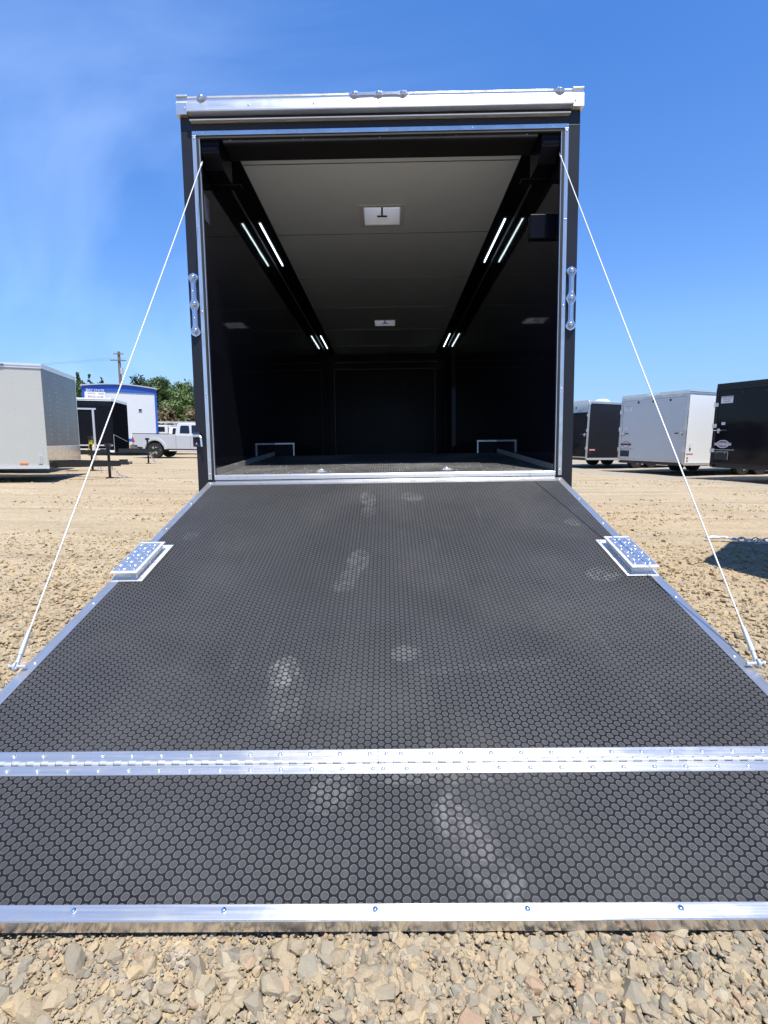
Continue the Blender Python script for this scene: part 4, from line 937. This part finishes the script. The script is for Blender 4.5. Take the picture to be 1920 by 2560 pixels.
def tree(name, label, loc, H, Rr, mat, shape, seed, n=5200, leaf=.17, base=.12):
    rg = np.random.default_rng(seed); root = empty(name, loc, rg.uniform(0, 6), label, 'tree' if name != 'shrub' else 'shrub', 'trees and bushes behind the lot')
    b = MB(); b.cyl((0, 0, 0), (0, 0, H*.55), .03*H*.9, 9, 0, .012*H)
    cl = []
    nc = 46 if shape != 'spire' else 60
    for k in range(nc):
        if shape == 'spire': t = rg.uniform(base, 1)**.8; rad = Rr*(1-t)**.75*rg.uniform(.2, 1.0); a = rg.uniform(0, 6.28); z = H*t; cr_ = Rr*.30*(1.15-t)
        else:
            t = rg.uniform(base, .97); prof = math.sin(math.pi*min(1, max(.02, (t-base*.3)/(1.04-base*.3)))**.75); rad = Rr*prof*rg.uniform(.15, .95)**.6; a = rg.uniform(0, 6.28); z = H*t; cr_ = Rr*rg.uniform(.16, .34)
        c = Vector((rad*math.cos(a), rad*math.sin(a), z)); cl.append((c, cr_))
        if k % 3 == 0: b.cyl((0, 0, max(.1, z*.55)), c*.92 + Vector((0, 0, z*.05)), .012*H*.4, 5, 0, .01)
    b.build('trunk', 'wood_bark', root)
    wts = np.array([q[1]**2 for q in cl]); pick = rg.choice(len(cl), n, p=wts/wts.sum())
    C = np.array([cl[i][0][:] for i in pick]); Q = np.array([cl[i][1] for i in pick])
    d = rg.normal(size=(n, 3)); d /= np.linalg.norm(d, axis=1)[:, None]; P = C + d*Q[:, None]*rg.uniform(.45, 1.12, (n, 1))*np.array([1, 1, .85 if shape != 'spire' else 1.1])
    u = rg.normal(size=(n, 3)); u /= np.linalg.norm(u, axis=1)[:, None]; v = np.cross(u, d+.3*rg.normal(size=(n, 3))); v /= np.linalg.norm(v, axis=1)[:, None]
    s = leaf*rg.uniform(.6, 1.4, (n, 1))
    V = np.stack([P-u*s, P-v*s*.55, P+u*s, P+v*s*.55], 1).reshape(-1, 3); F = np.arange(4*n).reshape(-1, 4)
    o = np_mesh('crown', V, F, M[mat]); o.parent = root
    return root
T_ = [('broadleaf_tree', 'tall broad green tree, second from the open trailer post in the left tree line', (-28.2, 60.0, 0), 8.2, 3.3, 'leaf', 'round', 1),
      ('broadleaf_tree', 'leafy green tree half hidden by the open trailer post', (-24.5, 58.0, 0), 7.5, 3.2, 'leaf_bright', 'round', 2),
      ('broadleaf_tree', 'dark rounded tree showing right of the utility pole above the office roof', (-32.6, 64.0, 0), 9.0, 3.1, 'leaf_dark', 'round', 3),
      ('broadleaf_tree', 'low dark tree tapering down to the right behind the office roof', (-30.0, 67.0, 0), 7.4, 2.6, 'leaf_dark', 'round', 4),
      ('poplar_tree', 'narrow upright tree in the middle of the left tree line', (-26.4, 62.5, 0), 7.9, 1.9, 'leaf', 'spire', 5),
      ('conifer_tree', 'dark pointed conifer at the left end of the trees beside the office roof', (-44.5, 66.0, 0), 9.9, 2.1, 'leaf_dark', 'spire', 6),
      ('conifer_tree', 'pointed conifer above the left corner of the office roof', (-42.0, 66.0, 0), 9.7, 2.3, 'leaf', 'spire', 7),
      ('conifer_tree', 'thin conifer tip just left of the office sign', (-40.6, 66.5, 0), 9.6, 2.0, 'leaf_dark', 'spire', 8),
      ('conifer_tree', 'slender conifer tip above the office sign', (-39.0, 66.5, 0), 9.2, 1.6, 'leaf_dark', 'spire', 9),
      ('broadleaf_tree', 'green tree showing beside the nose of the pewter trailer', (-39.9, 63.0, 0), 8.3, 2.3, 'leaf', 'round', 10),
      ('broadleaf_tree', 'darker green tree between the pewter trailer and the office sign', (-38.3, 64.5, 0), 8.0, 2.0, 'leaf_dark', 'round', 15),
      ('shrub', 'dry brown bush right of the office behind the white pickup', (-21.6, 46.0, 0), 3.7, 2.4, 'leaf_dry', 'round', 11),
      ('shrub', 'second dry bush between the brown bush and the green one', (-18.6, 45.5, 0), 3.5, 2.0, 'leaf_dry', 'round', 12),
      ('shrub', 'bright green bush beside the open trailer post above the silver pickup cab', (-17.2, 46.5, 0), 4.6, 2.1, 'leaf_bright', 'round', 13),
      ('broadleaf_tree', 'bright green tree nearest the open trailer post in the left tree line', (-21.8, 57.0, 0), 7.3, 3.0, 'leaf_bright', 'round', 14)]
for a in T_: tree(*a, base=.05 if a[0] in ('shrub',) else .1)
